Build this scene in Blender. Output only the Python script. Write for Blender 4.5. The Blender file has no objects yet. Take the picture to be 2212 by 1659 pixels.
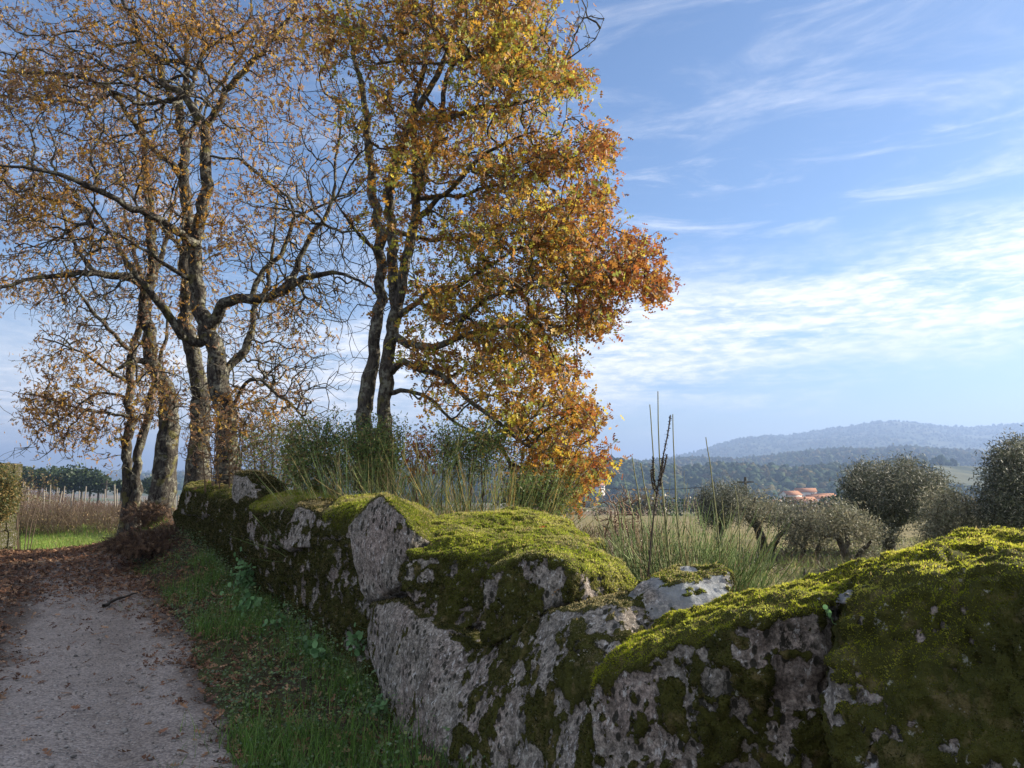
import bpy, bmesh, math, random
import numpy as np
from mathutils import Vector, Matrix

random.seed(7)
RNG = np.random.default_rng(7)
SC = bpy.context.scene
COL = SC.collection
R = math.radians

# ------------------------------------------------------------------ camera
PITCH = R(7.0); CAMH = 1.55; F = 1640.0           # F: focal length in 2212-wide photo units
cd = bpy.data.cameras.new('camera'); cam = bpy.data.objects.new('camera', cd); COL.objects.link(cam)
cam.location = (0, 0, CAMH); cam.rotation_euler = (R(90) + PITCH, 0, 0)
cd.sensor_width = 36; cd.lens = 36 * F / 2212.0; cd.clip_start = 0.05; cd.clip_end = 20000
SC.camera = cam

# ------------------------------------------------------------------ sun, sky, exposure
SUN_AZ, SUN_EL = R(70), R(24)                     # azimuth clockwise from +Y (view direction)
sun_dir = Vector((math.sin(SUN_AZ) * math.cos(SUN_EL), math.cos(SUN_AZ) * math.cos(SUN_EL), math.sin(SUN_EL)))
sl = bpy.data.lights.new('sun', 'SUN'); sl.energy = 5.0; sl.angle = R(0.5); sl.color = (1.0, 0.90, 0.74)
so = bpy.data.objects.new('sun', sl); COL.objects.link(so); so.rotation_euler = sun_dir.to_track_quat('Z', 'Y').to_euler()
so.location = (30, 5, 20)
SC.view_settings.view_transform = 'Standard'; SC.view_settings.look = 'None'
SC.view_settings.gamma = 1; SC.view_settings.exposure = 1.4
SC.render.engine = 'CYCLES'
cy = SC.cycles
cy.max_bounces = 6; cy.diffuse_bounces = 3; cy.glossy_bounces = 2; cy.transmission_bounces = 3; cy.volume_bounces = 0
cy.caustics_reflective = False; cy.caustics_refractive = False; cy.use_denoising = True
SC.render.film_transparent = False


class NT:
    """small node-tree helper"""
    def __init__(s, tree): s.t = tree; s.n = tree.nodes; s.l = tree.links
    def new(s, typ, **kw):
        n = s.n.new(typ)
        for k, v in kw.items(): setattr(n, k, v)
        return n
    def put(s, sock, v):
        if hasattr(v, 'is_output'): s.l.new(v, sock)
        else: sock.default_value = v
    def math(s, op, a, b=None, c=None, clamp=False):
        n = s.new('ShaderNodeMath', operation=op); n.use_clamp = clamp
        s.put(n.inputs[0], a)
        if b is not None: s.put(n.inputs[1], b)
        if c is not None: s.put(n.inputs[2], c)
        return n.outputs[0]
    def noise(s, vec, scale, detail=3, rough=0.55, dist=0.0, out='Fac'):
        n = s.new('ShaderNodeTexNoise'); s.put(n.inputs['Scale'], scale); n.inputs['Detail'].default_value = detail
        n.inputs['Roughness'].default_value = rough; n.inputs['Distortion'].default_value = dist
        if vec is not None: s.l.new(vec, n.inputs['Vector'])
        return n.outputs[out]
    def voro(s, vec, scale, feature='F1', out='Distance', rand=1.0):
        n = s.new('ShaderNodeTexVoronoi', feature=feature); n.inputs['Scale'].default_value = scale
        n.inputs['Randomness'].default_value = rand
        s.l.new(vec, n.inputs['Vector']); return n.outputs[out]
    def step(s, x, a, b, to0=0.0, to1=1.0):
        n = s.new('ShaderNodeMapRange', interpolation_type='SMOOTHSTEP')
        s.put(n.inputs[0], x); s.put(n.inputs[1], a); s.put(n.inputs[2], b); s.put(n.inputs[3], to0); s.put(n.inputs[4], to1)
        return n.outputs[0]
    def mix(s, f, a, b, mode='MIX'):
        n = s.new('ShaderNodeMix', data_type='RGBA', blend_type=mode)
        s.put(n.inputs[0], f)
        for i, v in ((6, a), (7, b)):
            if isinstance(v, tuple) and len(v) == 3: v = (*v, 1)
            s.put(n.inputs[i], v)
        return n.outputs[2]
    def map(s, vec, scale=(1, 1, 1), rot=(0, 0, 0), loc=(0, 0, 0)):
        n = s.new('ShaderNodeMapping'); n.inputs['Scale'].default_value = scale
        n.inputs['Rotation'].default_value = rot; n.inputs['Location'].default_value = loc
        s.l.new(vec, n.inputs['Vector']); return n.outputs[0]


world = bpy.data.worlds.new('World'); SC.world = world; world.use_nodes = True
w = NT(world.node_tree); w.n.clear()
sky = w.new('ShaderNodeTexSky', sky_type='NISHITA'); sky.sun_disc = False
sky.sun_elevation = SUN_EL; sky.sun_rotation = SUN_AZ; sky.altitude = 200; sky.air_density = 1.0; sky.dust_density = 0.6; sky.ozone_density = 2.5
tc = w.new('ShaderNodeTexCoord')
sep = w.new('ShaderNodeSeparateXYZ'); w.l.new(tc.outputs['Generated'], sep.inputs[0])
X_, Y_, Z_ = sep.outputs
az = w.math('ARCTAN2', X_, Y_)
el = w.math('ARCSINE', Z_)
cmb = w.new('ShaderNodeCombineXYZ'); w.put(cmb.inputs[0], az); w.put(cmb.inputs[1], el); w.put(cmb.inputs[2], 0.0)
ae = cmb.outputs[0]
# bright cloud bank whose axis climbs to the right
warp = w.noise(w.map(ae, (3, 9, 1)), 1.0, 4, .6)
warpc = w.math('MULTIPLY', w.math('SUBTRACT', warp, .5), .16)
axis = w.math('MULTIPLY_ADD', az, .12, .145)
dd = w.math('ADD', w.math('SUBTRACT', el, axis), warpc)
dd = w.math('ABSOLUTE', dd)
bank = w.step(dd, .115, .02)
streak = w.noise(w.map(ae, (3.0, 22, 1), (0, 0, R(-14))), 1.6, 8, .62, .6)
fine = w.noise(w.map(ae, (16, 60, 1), (0, 0, R(-12))), 2.2, 6, .6, .3)
st = w.math('MULTIPLY_ADD', fine, .28, w.math('MULTIPLY', streak, .86))
bankm = w.math('MULTIPLY', bank, w.step(st, .36, .68))
# high thin cirrus veils
veil = w.noise(w.map(ae, (1.6, 6.5, 1), (0, 0, R(-22)), (.3, .2, 0)), 1.7, 8, .64, .9)
veilm = w.math('MULTIPLY', w.step(veil, .47, .85), .5)
v2 = w.noise(w.map(ae, (2.2, 13, 1), (0, 0, R(-26)), (.7, .1, 0)), 1.9, 9, .66, .7)
v2m = w.math('MULTIPLY', w.math('MULTIPLY', w.step(v2, .50, .74), w.step(w.math('ADD', el, w.math('MULTIPLY', az, -.25)), .12, .22)), w.math('MULTIPLY', w.step(el, .52, .36), .42))
veilm = w.math('MAXIMUM', veilm, v2m)
lowl = w.math('MULTIPLY', w.step(az, -.1, -.45), w.step(w.math('ADD', el, warpc), .26, .06))
lowl = w.math('MULTIPLY', lowl, .75)
cm = w.math('MAXIMUM', w.math('MAXIMUM', bankm, veilm), lowl)
behind = w.math('MULTIPLY', w.step(w.math('ABSOLUTE', az), .95, 1.7), w.step(warp, .30, .45))   # white cloud added out of view as neutral fill light
cm = w.math('MAXIMUM', cm, w.math('MULTIPLY', behind, .7))
cm = w.math('MULTIPLY', cm, w.step(el, -.02, .05), clamp=True)
tint = w.mix(1.0, sky.outputs[0], (0.75, 0.865, 1.0), 'MULTIPLY')
tint = w.mix(1.0, tint, w.mix(w.step(el, .0, .24), (.98, .86, .82), (1, 1, 1)), 'MULTIPLY')
cloudc = w.mix(w.step(fine, .35, .7), (6.6, 6.8, 7.2), (9.2, 8.8, 8.4))
skyc = w.mix(w.math('MULTIPLY', cm, .92), tint, cloudc)
bg = w.new('ShaderNodeBackground'); w.l.new(skyc, bg.inputs[0]); bg.inputs[1].default_value = 0.067
wo = w.new('ShaderNodeOutputWorld'); w.l.new(bg.outputs[0], wo.inputs[0])

# ------------------------------------------------------------------ numpy helpers
def smooth(x, a, b):
    t = np.clip((x - a) / (b - a), 0, 1); return t * t * (3 - 2 * t)

def _h(i, j, k, seed):
    n = (i * 374761393 + j * 668265263 + k * 2147483647 + seed * 974634777) & 0xffffffff
    n = ((n ^ (n >> 13)) * 1274126177) & 0xffffffff
    n = ((n ^ (n >> 16)) * 2246822519) & 0xffffffff
    return ((n ^ (n >> 15)) & 0xffffff) / float(0xffffff)

def vnoise(P, scale=1.0, seed=0):
    """value noise -1..1 at points P (N,3)"""
    Q = P * scale; I = np.floor(Q).astype(np.int64); f = Q - I; f = f * f * f * (f * (f * 6 - 15) + 10)
    r = 0
    for a in (0, 1):
        for b in (0, 1):
            for c in (0, 1):
                wgt = (f[:, 0] if a else 1 - f[:, 0]) * (f[:, 1] if b else 1 - f[:, 1]) * (f[:, 2] if c else 1 - f[:, 2])
                r = r + wgt * _h(I[:, 0] + a, I[:, 1] + b, I[:, 2] + c, seed)
    return r * 2 - 1

def fbm(P, scale, oct=4, seed=0, gain=.5):
    s = 0; a = 1; t = 0
    for o in range(oct):
        s = s + a * vnoise(P + 13.7 * o, scale * 2 ** o, seed + o); t += a; a *= gain
    return s / t

def pt(u, v, Y):
    """world point seen at photo position (u,v) (2212-wide units) at forward distance Y"""
    x = (u - 1106.0) / F; z = (829.5 - v) / F
    dy = math.cos(PITCH) - math.sin(PITCH) * z; dz = math.sin(PITCH) + math.cos(PITCH) * z
    t = Y / dy
    return np.array((x * t, Y, CAMH + dz * t))

def mesh(name, V, faces, mat=None, col=None, parent=None, smooth_=False, attrs=None, link=True):
    """faces: list of int arrays (n,3) or (n,4)"""
    me = bpy.data.meshes.new(name)
    V = np.ascontiguousarray(V, dtype=np.float32)
    me.vertices.add(len(V)); me.vertices.foreach_set('co', V.ravel())
    faces = [np.asarray(f, dtype=np.int32) for f in faces if len(f)]
    nl = sum(f.size for f in faces); npol = sum(len(f) for f in faces)
    me.loops.add(nl); me.loops.foreach_set('vertex_index', np.concatenate([f.ravel() for f in faces]))
    me.polygons.add(npol)
    tot = np.concatenate([np.full(len(f), f.shape[1], dtype=np.int32) for f in faces])
    st = np.concatenate(([0], np.cumsum(tot)[:-1])).astype(np.int32)
    me.polygons.foreach_set('loop_start', st)
    if smooth_: me.polygons.foreach_set('use_smooth', np.ones(npol, dtype=bool))
    me.update(calc_edges=True)
    if col is not None:
        a = me.attributes.new('col', 'FLOAT_COLOR', 'POINT')
        c = np.ones((len(V), 4), dtype=np.float32); c[:, :3] = col; a.data.foreach_set('color', c.ravel())
    for k, val in (attrs or {}).items():
        a = me.attributes.new(k, 'FLOAT', 'POINT'); a.data.foreach_set('value', np.asarray(val, dtype=np.float32))
    if mat: me.materials.append(mat)
    o = bpy.data.objects.new(name, me)
    if parent is not None: o.parent = parent
    COL.objects.link(o)
    return o

def tag(o, label=None, cat=None, group=None, kind=None):
    if label: o['label'] = label
    if cat: o['category'] = cat
    if group: o['group'] = group
    if kind: o['kind'] = kind
    return o

def empty(name, loc=(0, 0, 0)):
    o = bpy.data.objects.new(name, None); o.location = loc; o.empty_display_size = .2; COL.objects.link(o); return o

def thing(name, loc, label, cat, group=None):
    """Empty at the base; children built in world space get matrix_parent_inverse"""
    return tag(empty(name, loc), label, cat, group)

def adopt(o, parent):
    o.parent = parent; o.matrix_parent_inverse = Matrix.Translation(-Vector(parent.location)); return o

def norm(a): return a / np.maximum(np.linalg.norm(a, axis=-1, keepdims=True), 1e-9)

def tubes(P, rad, sides=4):
    """P (M,K,3) paths, rad (M,K) -> verts, quads"""
    M, K, _ = P.shape
    T = np.empty_like(P); T[:, 1:-1] = P[:, 2:] - P[:, :-2]; T[:, 0] = P[:, 1] - P[:, 0]; T[:, -1] = P[:, -1] - P[:, -2]
    T = norm(T)
    ref = np.where(np.abs(T[:, :1, 2:3]) > .8, np.array([[[1., .1, 0]]]), np.array([[[0, .1, 1.]]]))
    A = norm(np.cross(T, np.broadcast_to(ref, T.shape))); B = np.cross(T, A)
    ang = np.arange(sides) * 2 * np.pi / sides
    V = P[:, :, None, :] + rad[:, :, None, None] * (np.cos(ang)[None, None, :, None] * A[:, :, None] + np.sin(ang)[None, None, :, None] * B[:, :, None])
    m = np.arange(M)[:, None, None]; k = np.arange(K - 1)[None, :, None]; s = np.arange(sides)[None, None, :]
    s2 = (s + 1) % sides; base = m * K * sides
    Fq = np.stack([base + k * sides + s, base + k * sides + s2, base + (k + 1) * sides + s2, base + (k + 1) * sides + s], -1).reshape(-1, 4)
    return V.reshape(-1, 3), Fq

def ribbons(P, wid, side):
    """P (M,K,3), wid (M,K), side (M,3)"""
    M, K, _ = P.shape
    V = np.stack([P - side[:, None] * wid[..., None], P + side[:, None] * wid[..., None]], 2).reshape(-1, 3)
    m = np.arange(M)[:, None]; k = np.arange(K - 1)[None]
    b = m * K * 2 + k * 2
    return V, np.stack([b, b + 1, b + 3, b + 2], -1).reshape(-1, 4)

def join(parts):
    """list of (V, F, C) -> V, [tri],[quad], C"""
    Vs, T, Q, C = [], [], [], []; n = 0
    for V, Fc, c in parts:
        Vs.append(V); (T if Fc.shape[1] == 3 else Q).append(Fc + n)
        C.append(np.broadcast_to(np.asarray(c, dtype=float), (len(V), 3))); n += len(V)
    fs = []
    if T: fs.append(np.concatenate(T))
    if Q: fs.append(np.concatenate(Q))
    return np.concatenate(Vs), fs, np.concatenate(C)

def stamp(TV, TF, c, d, n, size, curl=0.0):
    """stamp a leaf template (x along d, y sideways, z along n)"""
    d = norm(d); s = norm(np.cross(n, d)); n = np.cross(d, s)
    size = np.asarray(size)
    curl = np.broadcast_to(np.asarray(curl, dtype=float), (len(c),))
    z = TV[None, :, 2] + curl[:, None] * (TV[None, :, 0] ** 2 + 2.2 * TV[None, :, 1] ** 2)
    V = c[:, None] + size[:, None, None] * (TV[None, :, 0:1] * d[:, None] + TV[None, :, 1:2] * s[:, None] + z[..., None] * n[:, None])
    Fc = TF[None] + (np.arange(len(c)) * len(TV))[:, None, None]
    return V.reshape(-1, 3), Fc.reshape(-1, TF.shape[1])

# oak leaf, coarse (6 triangles) and fine
OAK_V = np.array([(0, 0, 0), (.36, 0, -.03), (.68, 0, -.03), (1, 0, 0), (.26, .24, .05), (.56, .33, .07), (.84, .2, .05), (.26, -.24, .05), (.56, -.33, .07), (.84, -.2, .05)], float)
OAK_F = np.array([(0, 1, 4), (1, 2, 5), (2, 3, 6), (1, 0, 7), (2, 1, 8), (3, 2, 9)])
def fine_leaf():
    pts = [(0, .012), (.12, .04), (.2, .15), (.28, .19), (.33, .09), (.40, .12), (.48, .30), (.57, .31), (.58, .15), (.66, .14), (.74, .26), (.82, .22), (.80, .11), (.90, .12), (1.0, .02)]
    V = []; Fc = []
    for x, y in pts: V.append((x, 0, -.03)); V.append((x, y, .05 * y / .3)); V.append((x, -y, .05 * y / .3))
    for i in range(len(pts) - 1):
        a = i * 3; b = a + 3
        Fc.append((a, b, b + 1, a + 1)); Fc.append((a, a + 2, b + 2, b))
    return np.array(V, float), np.array(Fc)
OAKF_V, OAKF_F = fine_leaf()
OVAL_V = np.array([(0, 0, 0), (.5, .17, .02), (1, 0, 0), (.5, -.17, .02)], float); OVAL_F = np.array([(0, 1, 2, 3)])
NARROW_V = np.array([(0, 0, 0), (.5, .12, .0), (1, 0, 0), (.5, -.12, .0)], float)

def rdir(n, rng=RNG): return norm(rng.normal(size=(n, 3)))

# ------------------------------------------------------------------ materials
def material(name):
    m = bpy.data.materials.new(name); m.use_nodes = True; t = NT(m.node_tree); t.n.clear()
    out = t.new('ShaderNodeOutputMaterial'); return m, t, out

def principled(t, out, col, rough=.9, bump=None, bstr=.4, bdist=.02, spec=.25):
    p = t.new('ShaderNodeBsdfPrincipled'); t.put(p.inputs['Base Color'], (*col, 1) if isinstance(col, tuple) and len(col) == 3 else col)
    t.put(p.inputs['Roughness'], rough); p.inputs['Specular IOR Level'].default_value = spec
    if bump is not None:
        b = t.new('ShaderNodeBump'); b.inputs['Strength'].default_value = bstr; b.inputs['Distance'].default_value = bdist
        t.l.new(bump, b.inputs['Height']); t.l.new(b.outputs[0], p.inputs['Normal'])
    t.l.new(p.outputs[0], out.inputs[0]); return p

def leaf_material(name, transl=.45, rough=.6, spec=.3, var=.25, nscale=40):
    m, t, out = material(name)
    a = t.new('ShaderNodeAttribute', attribute_name='col')
    pos = t.new('ShaderNodeNewGeometry').outputs['Position']
    n = t.noise(pos, nscale, 2)
    c = t.mix(1.0, a.outputs['Color'], t.mix(n, (1 - var,) * 3, (1 + var,) * 3), 'MULTIPLY')
    p = t.new('ShaderNodeBsdfPrincipled'); t.l.new(c, p.inputs['Base Color']); p.inputs['Roughness'].default_value = rough
    p.inputs['Specular IOR Level'].default_value = spec
    tr = t.new('ShaderNodeBsdfTranslucent'); t.l.new(c, tr.inputs['Color'])
    mx = t.new('ShaderNodeMixShader'); mx.inputs[0].default_value = transl
    t.l.new(p.outputs[0], mx.inputs[1]); t.l.new(tr.outputs[0], mx.inputs[2]); t.l.new(mx.outputs[0], out.inputs[0])
    return m

M_OAKLEAF = leaf_material('autumn_leaf', .5, .55, .3)
M_GREENLEAF = leaf_material('green_leaf', .35, .5, .3)
M_OLIVE = leaf_material('olive_leaf', .25, .6, .25)
M_LITTER = leaf_material('dry_leaf', .15, .7, .2, .35, 60)
M_GRASS = leaf_material('grass_blade', .4, .55, .25)
M_MOSS = leaf_material('moss_tuft', .58, .8, .1, .3, 30)
M_STEM = leaf_material('plant_stem', .1, .7, .2, .2, 12)

def bark_material(name, c0, c1, c2, sc=1.0):
    m, t, out = material(name)
    pos = t.new('ShaderNodeNewGeometry').outputs['Position']
    st = t.map(pos, (1, 1, .28))
    fur = t.noise(st, 26 * sc, 5, .65, .6)
    blot = t.noise(pos, 7 * sc, 4, .6)
    lich = t.noise(pos, 16 * sc, 4, .65)
    c = t.mix(t.step(fur, .38, .62), c0, c1)
    c = t.mix(t.math('MULTIPLY', t.step(blot, .45, .6), t.step(lich, .42, .58)), c, c2)
    yl = t.math('MULTIPLY', t.step(t.noise(pos, 5 * sc, 3), .56, .66), .5)
    c = t.mix(yl, c, (.16, .15, .04))
    principled(t, out, c, .92, t.math('ADD', fur, t.math('MULTIPLY', lich, .4)), .9, .03, .15)
    return m
M_BARK = bark_material('oak_bark', (.024, .020, .017), (.08, .071, .06), (.215, .21, .165))
M_BARK_DARK = bark_material('dark_oak_bark', (.035, .03, .025), (.095, .083, .07), (.20, .20, .16))
M_OLIVEBARK = bark_material('olive_bark', (.05, .042, .032), (.13, .11, .085), (.2, .19, .15))

def stone_material():
    m, t, out = material('mossy_granite')
    pos = t.new('ShaderNodeNewGeometry').outputs['Position']
    mo = t.new('ShaderNodeAttribute', attribute_name='moss').outputs['Fac']
    dr = t.new('ShaderNodeAttribute', attribute_name='lime').outputs['Fac']
    base = t.mix(t.noise(pos, 5, 4, .6), (.125, .114, .100), (.275, .260, .232))
    base = t.mix(t.step(t.noise(pos, 2.2, 3), .4, .65), base, t.mix(1.0, base, (1.08, .98, .99), 'MULTIPLY'))
    grain = t.noise(pos, 70, 5, .8)
    mott = t.noise(pos, 24, 6, .75)
    base = t.mix(1.0, base, t.mix(t.step(mott, .32, .68), (.45, .44, .43), (1.45, 1.42, 1.40)), 'MULTIPLY')
    base = t.mix(1.0, base, t.mix(t.step(grain, .35, .65), (.45, .45, .46), (1.55, 1.53, 1.5)), 'MULTIPLY')
    stain = t.step(t.noise(t.map(pos, (1, 1, .18)), 9, 5, .7), .50, .66)
    base = t.mix(t.math('MULTIPLY', stain, .55), base, (.055, .052, .042))
    pale = t.math('MULTIPLY', t.step(t.noise(t.map(pos, (1, 1, .5)), 38, 5, .75), .58, .62), .8)
    base = t.mix(pale, base, (.48, .47, .45))
    cell = t.voro(t.map(pos, (1, 1, .6)), 24, 'F1')
    cellm = t.math('MULTIPLY', t.step(cell, .33, .25), t.step(t.noise(pos, 4.5, 2), .38, .5))
    dk = t.math('MAXIMUM', cellm, t.step(t.noise(t.map(pos, (1, 1, .5)), 13, 6, .8), .57, .63))
    base = t.mix(t.math('MULTIPLY', dk, .92), base, (.022, .022, .016))
    blue = t.mix(t.noise(pos, 22, 3, .6), (.13, .145, .165), (.34, .355, .36))
    base = t.mix(t.math('MULTIPLY', dr, t.step(t.noise(pos, 6, 3), .25, .5)), base, blue)
    mn = t.noise(pos, 34, 4, .65)
    mcol = t.mix(t.noise(pos, 9, 4, .7), (.02, .023, .007), (.085, .085, .018))
    mcol = t.mix(t.step(t.noise(pos, 11, 4, .7), .52, .70), mcol, (.13, .105, .045))
    mcol = t.mix(.6, mcol, t.mix(mn, (.35, .35, .35), (1.6, 1.6, 1.6)), 'MULTIPLY')
    edge = t.math('ADD', mo, t.math('MULTIPLY', t.math('SUBTRACT', t.noise(pos, 30, 5, .8), .5), 1.3))
    mm = t.step(edge, .40, .54)
    c = t.mix(mm, base, mcol)
    fleck = t.math('MULTIPLY', t.step(t.noise(pos, 24, 6, .72), .62, .655), .75)
    c = t.mix(fleck, c, t.mix(t.noise(pos, 60, 2), (.22, .23, .19), (.42, .41, .36)))
    h = t.math('ADD', t.math('MULTIPLY', grain, .25), t.math('MULTIPLY', t.math('MULTIPLY', mn, mm), 1.6))
    h = t.math('ADD', h, t.math('MULTIPLY', t.noise(pos, 16, 4, .65), .8))
    principled(t, out, c, .95, h, .9, .018, .12)
    return m
M_STONE = stone_material()

def ground_material():
    m, t, out = material('ground_soil')
    pos = t.new('ShaderNodeNewGeometry').outputs['Position']
    a = t.new('ShaderNodeAttribute', attribute_name='col').outputs['Color']
    n = t.noise(pos, 9, 5, .65); n2 = t.noise(pos, 60, 3, .7); n3 = t.noise(pos, .9, 4, .6)
    c = t.mix(1.0, a, t.mix(n, (.55, .55, .55), (1.45, 1.45, 1.45)), 'MULTIPLY')
    c = t.mix(1.0, c, t.mix(n2, (.7, .7, .7), (1.3, 1.3, 1.3)), 'MULTIPLY')
    c = t.mix(1.0, c, t.mix(n3, (.8, .82, .8), (1.2, 1.18, 1.2)), 'MULTIPLY')
    principled(t, out, c, 1.0, t.math('ADD', n, t.math('MULTIPLY', n2, .5)), .6, .03, .1)
    return m
M_GROUND = ground_material()

def road_material():
    m, t, out = material('gravel_road')
    pos = t.new('ShaderNodeNewGeometry').outputs['Position']
    a = t.new('ShaderNodeAttribute', attribute_name='col').outputs['Color']
    v = t.new('ShaderNodeTexVoronoi'); v.inputs['Scale'].default_value = 75; t.l.new(pos, v.inputs['Vector'])
    v2 = t.new('ShaderNodeTexVoronoi'); v2.inputs['Scale'].default_value = 32; t.l.new(pos, v2.inputs['Vector'])
    s = t.new('ShaderNodeSeparateColor'); t.l.new(v.outputs['Color'], s.inputs[0])
    s2 = t.new('ShaderNodeSeparateColor'); t.l.new(v2.outputs['Color'], s2.inputs[0])
    k = t.mix(s.outputs[0], (.62, .62, .64), (1.35, 1.35, 1.33))
    c = t.mix(1.0, a, k, 'MULTIPLY')
    peb = t.math('MULTIPLY', t.step(s2.outputs[1], .86, .9), t.step(v2.outputs['Distance'], .32, .22))
    c = t.mix(t.math('MULTIPLY', peb, .6), c, (.38, .37, .35))
    patch = t.noise(pos, 2.2, 5, .65)
    c = t.mix(1.0, c, t.mix(patch, (.66, .63, .6), (1.30, 1.30, 1.32)), 'MULTIPLY')
    dirt = t.step(t.noise(pos, 13, 5, .75), .57, .68)
    c = t.mix(t.math('MULTIPLY', dirt, .6), c, (.055, .045, .038))
    h = t.math('SUBTRACT', t.math('ADD', t.math('MULTIPLY', peb, .6), t.noise(pos, 20, 5, .7)), t.math('MULTIPLY', v.outputs['Distance'], .6))
    principled(t, out, c, .97, h, .7, .012, .12)
    return m
M_ROAD = road_material()

def plain(name, c0, c1, scale=6, rough=.85, bs=.3):
    m, t, out = material(name)
    pos = t.new('ShaderNodeNewGeometry').outputs['Position']
    n = t.noise(pos, scale, 4, .6)
    principled(t, out, t.mix(n, c0, c1), rough, n, bs, .02, .2); return m
M_POST = plain('weathered_post', (.13, .115, .095), (.24, .215, .18), 9)
M_DARKPOST = plain('dark_stake', (.03, .026, .022), (.08, .07, .06), 20)
M_WALLW = plain('white_render', (.5, .48, .45), (.7, .68, .64), .4)
M_ROOF = plain('orange_tile', (.24, .10, .05), (.36, .17, .08), .9)
M_PANE = plain('dark_pane', (.03, .035, .04), (.06, .07, .08), 1, .3)
M_WIRE = plain('black_wire', (.03, .03, .03), (.05, .05, .05), 1, .5)

def attr_material(name, scale, lo=.6, hi=1.4, bdist=.5):
    m, t, out = material(name)
    pos = t.new('ShaderNodeNewGeometry').outputs['Position']
    a = t.new('ShaderNodeAttribute', attribute_name='col').outputs['Color']
    n = t.noise(pos, scale, 4, .65)
    principled(t, out, t.mix(1.0, a, t.mix(n, (lo,) * 3, (hi,) * 3), 'MULTIPLY'), 1.0, n, .6, bdist, .05); return m
M_HILL = attr_material('hill_cover', .03, .6, 1.4, 4)
M_FOREST = attr_material('forest_crown', .5, .55, 1.45, .8)

# ------------------------------------------------------------------ terrain
_wy = np.array([-60, -12, -2, .2, 1.2, 1.75, 2.2, 2.9, 3.8, 4.9, 6.2, 8.2, 10.5, 14.5, 26, 60, 400])
_wx = np.array([34, 13, 6.2, 3.6, 2.3, 1.45, .9, .32, -.2, -.7, -1.4, -2.45, -3.85, -6.3, -13, -36, -260])
def W(y): return np.interp(y, _wy, _wx)
_ly = np.array([-100, 0, 7, 11, 14.0, 16, 19, 23, 26, 31, 36, 42, 60, 110, 135, 220, 500, 900, 6000])
_lz = np.array([0, 0, 0, .06, .12, .02, -.5, -1.1, -1.2, -.45, -.75, -1.0, -1.2, -.6, -1.2, -8, -17, -22, -22])
_ry = np.array([-100, 0, 4, 15, 40, 100, 500, 900, 6000])
_rz = np.array([.3, .3, .25, -.1, -.9, -3.3, -17.5, -22, -22])
def hgt(x, y, detail=True):
    x = np.asarray(x, float); y = np.asarray(y, float); s = x - W(y)
    r = np.hypot(x, y) * np.sign(np.where(y == 0, 1, y))
    hl = np.interp(y, _ly, _lz); hr = np.interp(r, _ry, _rz)
    # trees' hummock at the wall end
    wgt = smooth(s, -.6, .5)
    farw = smooth(y, 17, 30)
    wgt = wgt * (1 - farw) + farw * smooth(s, -3, 14)
    z = hl * (1 - wgt) + hr * wgt
    near = 1 - smooth(y, 15, 19)
    z = z + near * (-.04 + .10 * smooth(y, 5, 7) + .26 * smooth(y, 8.5, 12)) * smooth(s, -1.1, -.1) * (1 - .6 * smooth(s, .6, 2.0))
    z = z + near * .02 * smooth(-s, 5.2, 6.5)
    z = z + .45 * np.exp(-(((s - .2) / 1.6) ** 2 + ((y - 15.3) / 2.4) ** 2))
    if detail:
        P = np.stack([x, y, 0 * x], -1).reshape(-1, 3)
        n = fbm(P, .8, 3, 5).reshape(x.shape); n2 = fbm(P, 5., 2, 9).reshape(x.shape)
        off = 1 - smooth(s, -5.0, -4.6) * (1 - smooth(s, -1.25, -.9))
        z = z + (.05 * n * (1 - .5 * near) + .018 * n2) * (.25 + .75 * off) * np.clip(np.hypot(x, y) / 3, .4, 3)
    return z

def road_dip(s, y): return .07 * smooth(s, -4.9, -4.5) * (1 - smooth(s, -1.22, -.95)) * (1 - smooth(y, 17.5, 18.5))
def H(x, y):
    """walkable surface height incl. road sheet"""
    return float(hgt(np.array([x]), np.array([y]))[0])

# ground sheet: rings around the camera, dense in front
ang = np.concatenate([np.linspace(-60, 60, 330), np.linspace(60, 300, 90)[1:-1]]); ang = np.radians(ang)
rad = np.concatenate([np.linspace(.0, 2, 8)[1:], 2 * (9000 / 2) ** (np.linspace(0, 1, 300)[1:])])
A, Rr = np.meshgrid(ang, rad)
gx = Rr * np.sin(A); gy = Rr * np.cos(A); gs = gx - W(gy)
gz = hgt(gx, gy) - road_dip(gs, gy)
GP = np.stack([gx, gy, gz], -1).reshape(-1, 3)
nA, nR = len(ang), len(rad)
i = np.arange(nR - 1)[:, None]; j = np.arange(nA)[None]; j2 = (j + 1) % nA
GF = np.stack([i * nA + j, i * nA + j2, (i + 1) * nA + j2, (i + 1) * nA + j], -1).reshape(-1, 4)
GP = np.vstack([GP, [[0, 0, 0]]]); cidx = len(GP) - 1
GT = np.stack([np.full(nA, cidx), (np.arange(nA) + 1) % nA, np.arange(nA)], -1)
s = np.append(gs.ravel(), -3.6); x = GP[:, 0]; y = GP[:, 1]; rr = np.hypot(x, y)
P2 = np.stack([x, y, 0 * x], -1)
n1 = fbm(P2, .35, 4, 3); n2 = fbm(P2, 2.2, 3, 4)
soil = np.array([.055, .042, .032]); grass = np.array([.085, .125, .030]); dry = np.array([.20, .165, .085]); vine = np.array([.17, .12, .085])
gcol = soil[None] + (grass * .7 - soil)[None] * smooth(n1 + .5 * n2, .1, .7)[:, None] * .6
right = smooth(s, .8, 3.0)[:, None]
fld = grass[None] * 1.15 + (dry * .9 - grass * 1.1)[None] * smooth(n1 + .4 * n2 + .6 * smooth(rr, 18, 30), -.35, .25)[:, None]
gcol = gcol * (1 - right) + fld * right
lf = (smooth(y, 17, 20) * (1 - smooth(s, -2, 1)))[:, None]
bright = np.array([.16, .24, .045])
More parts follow.
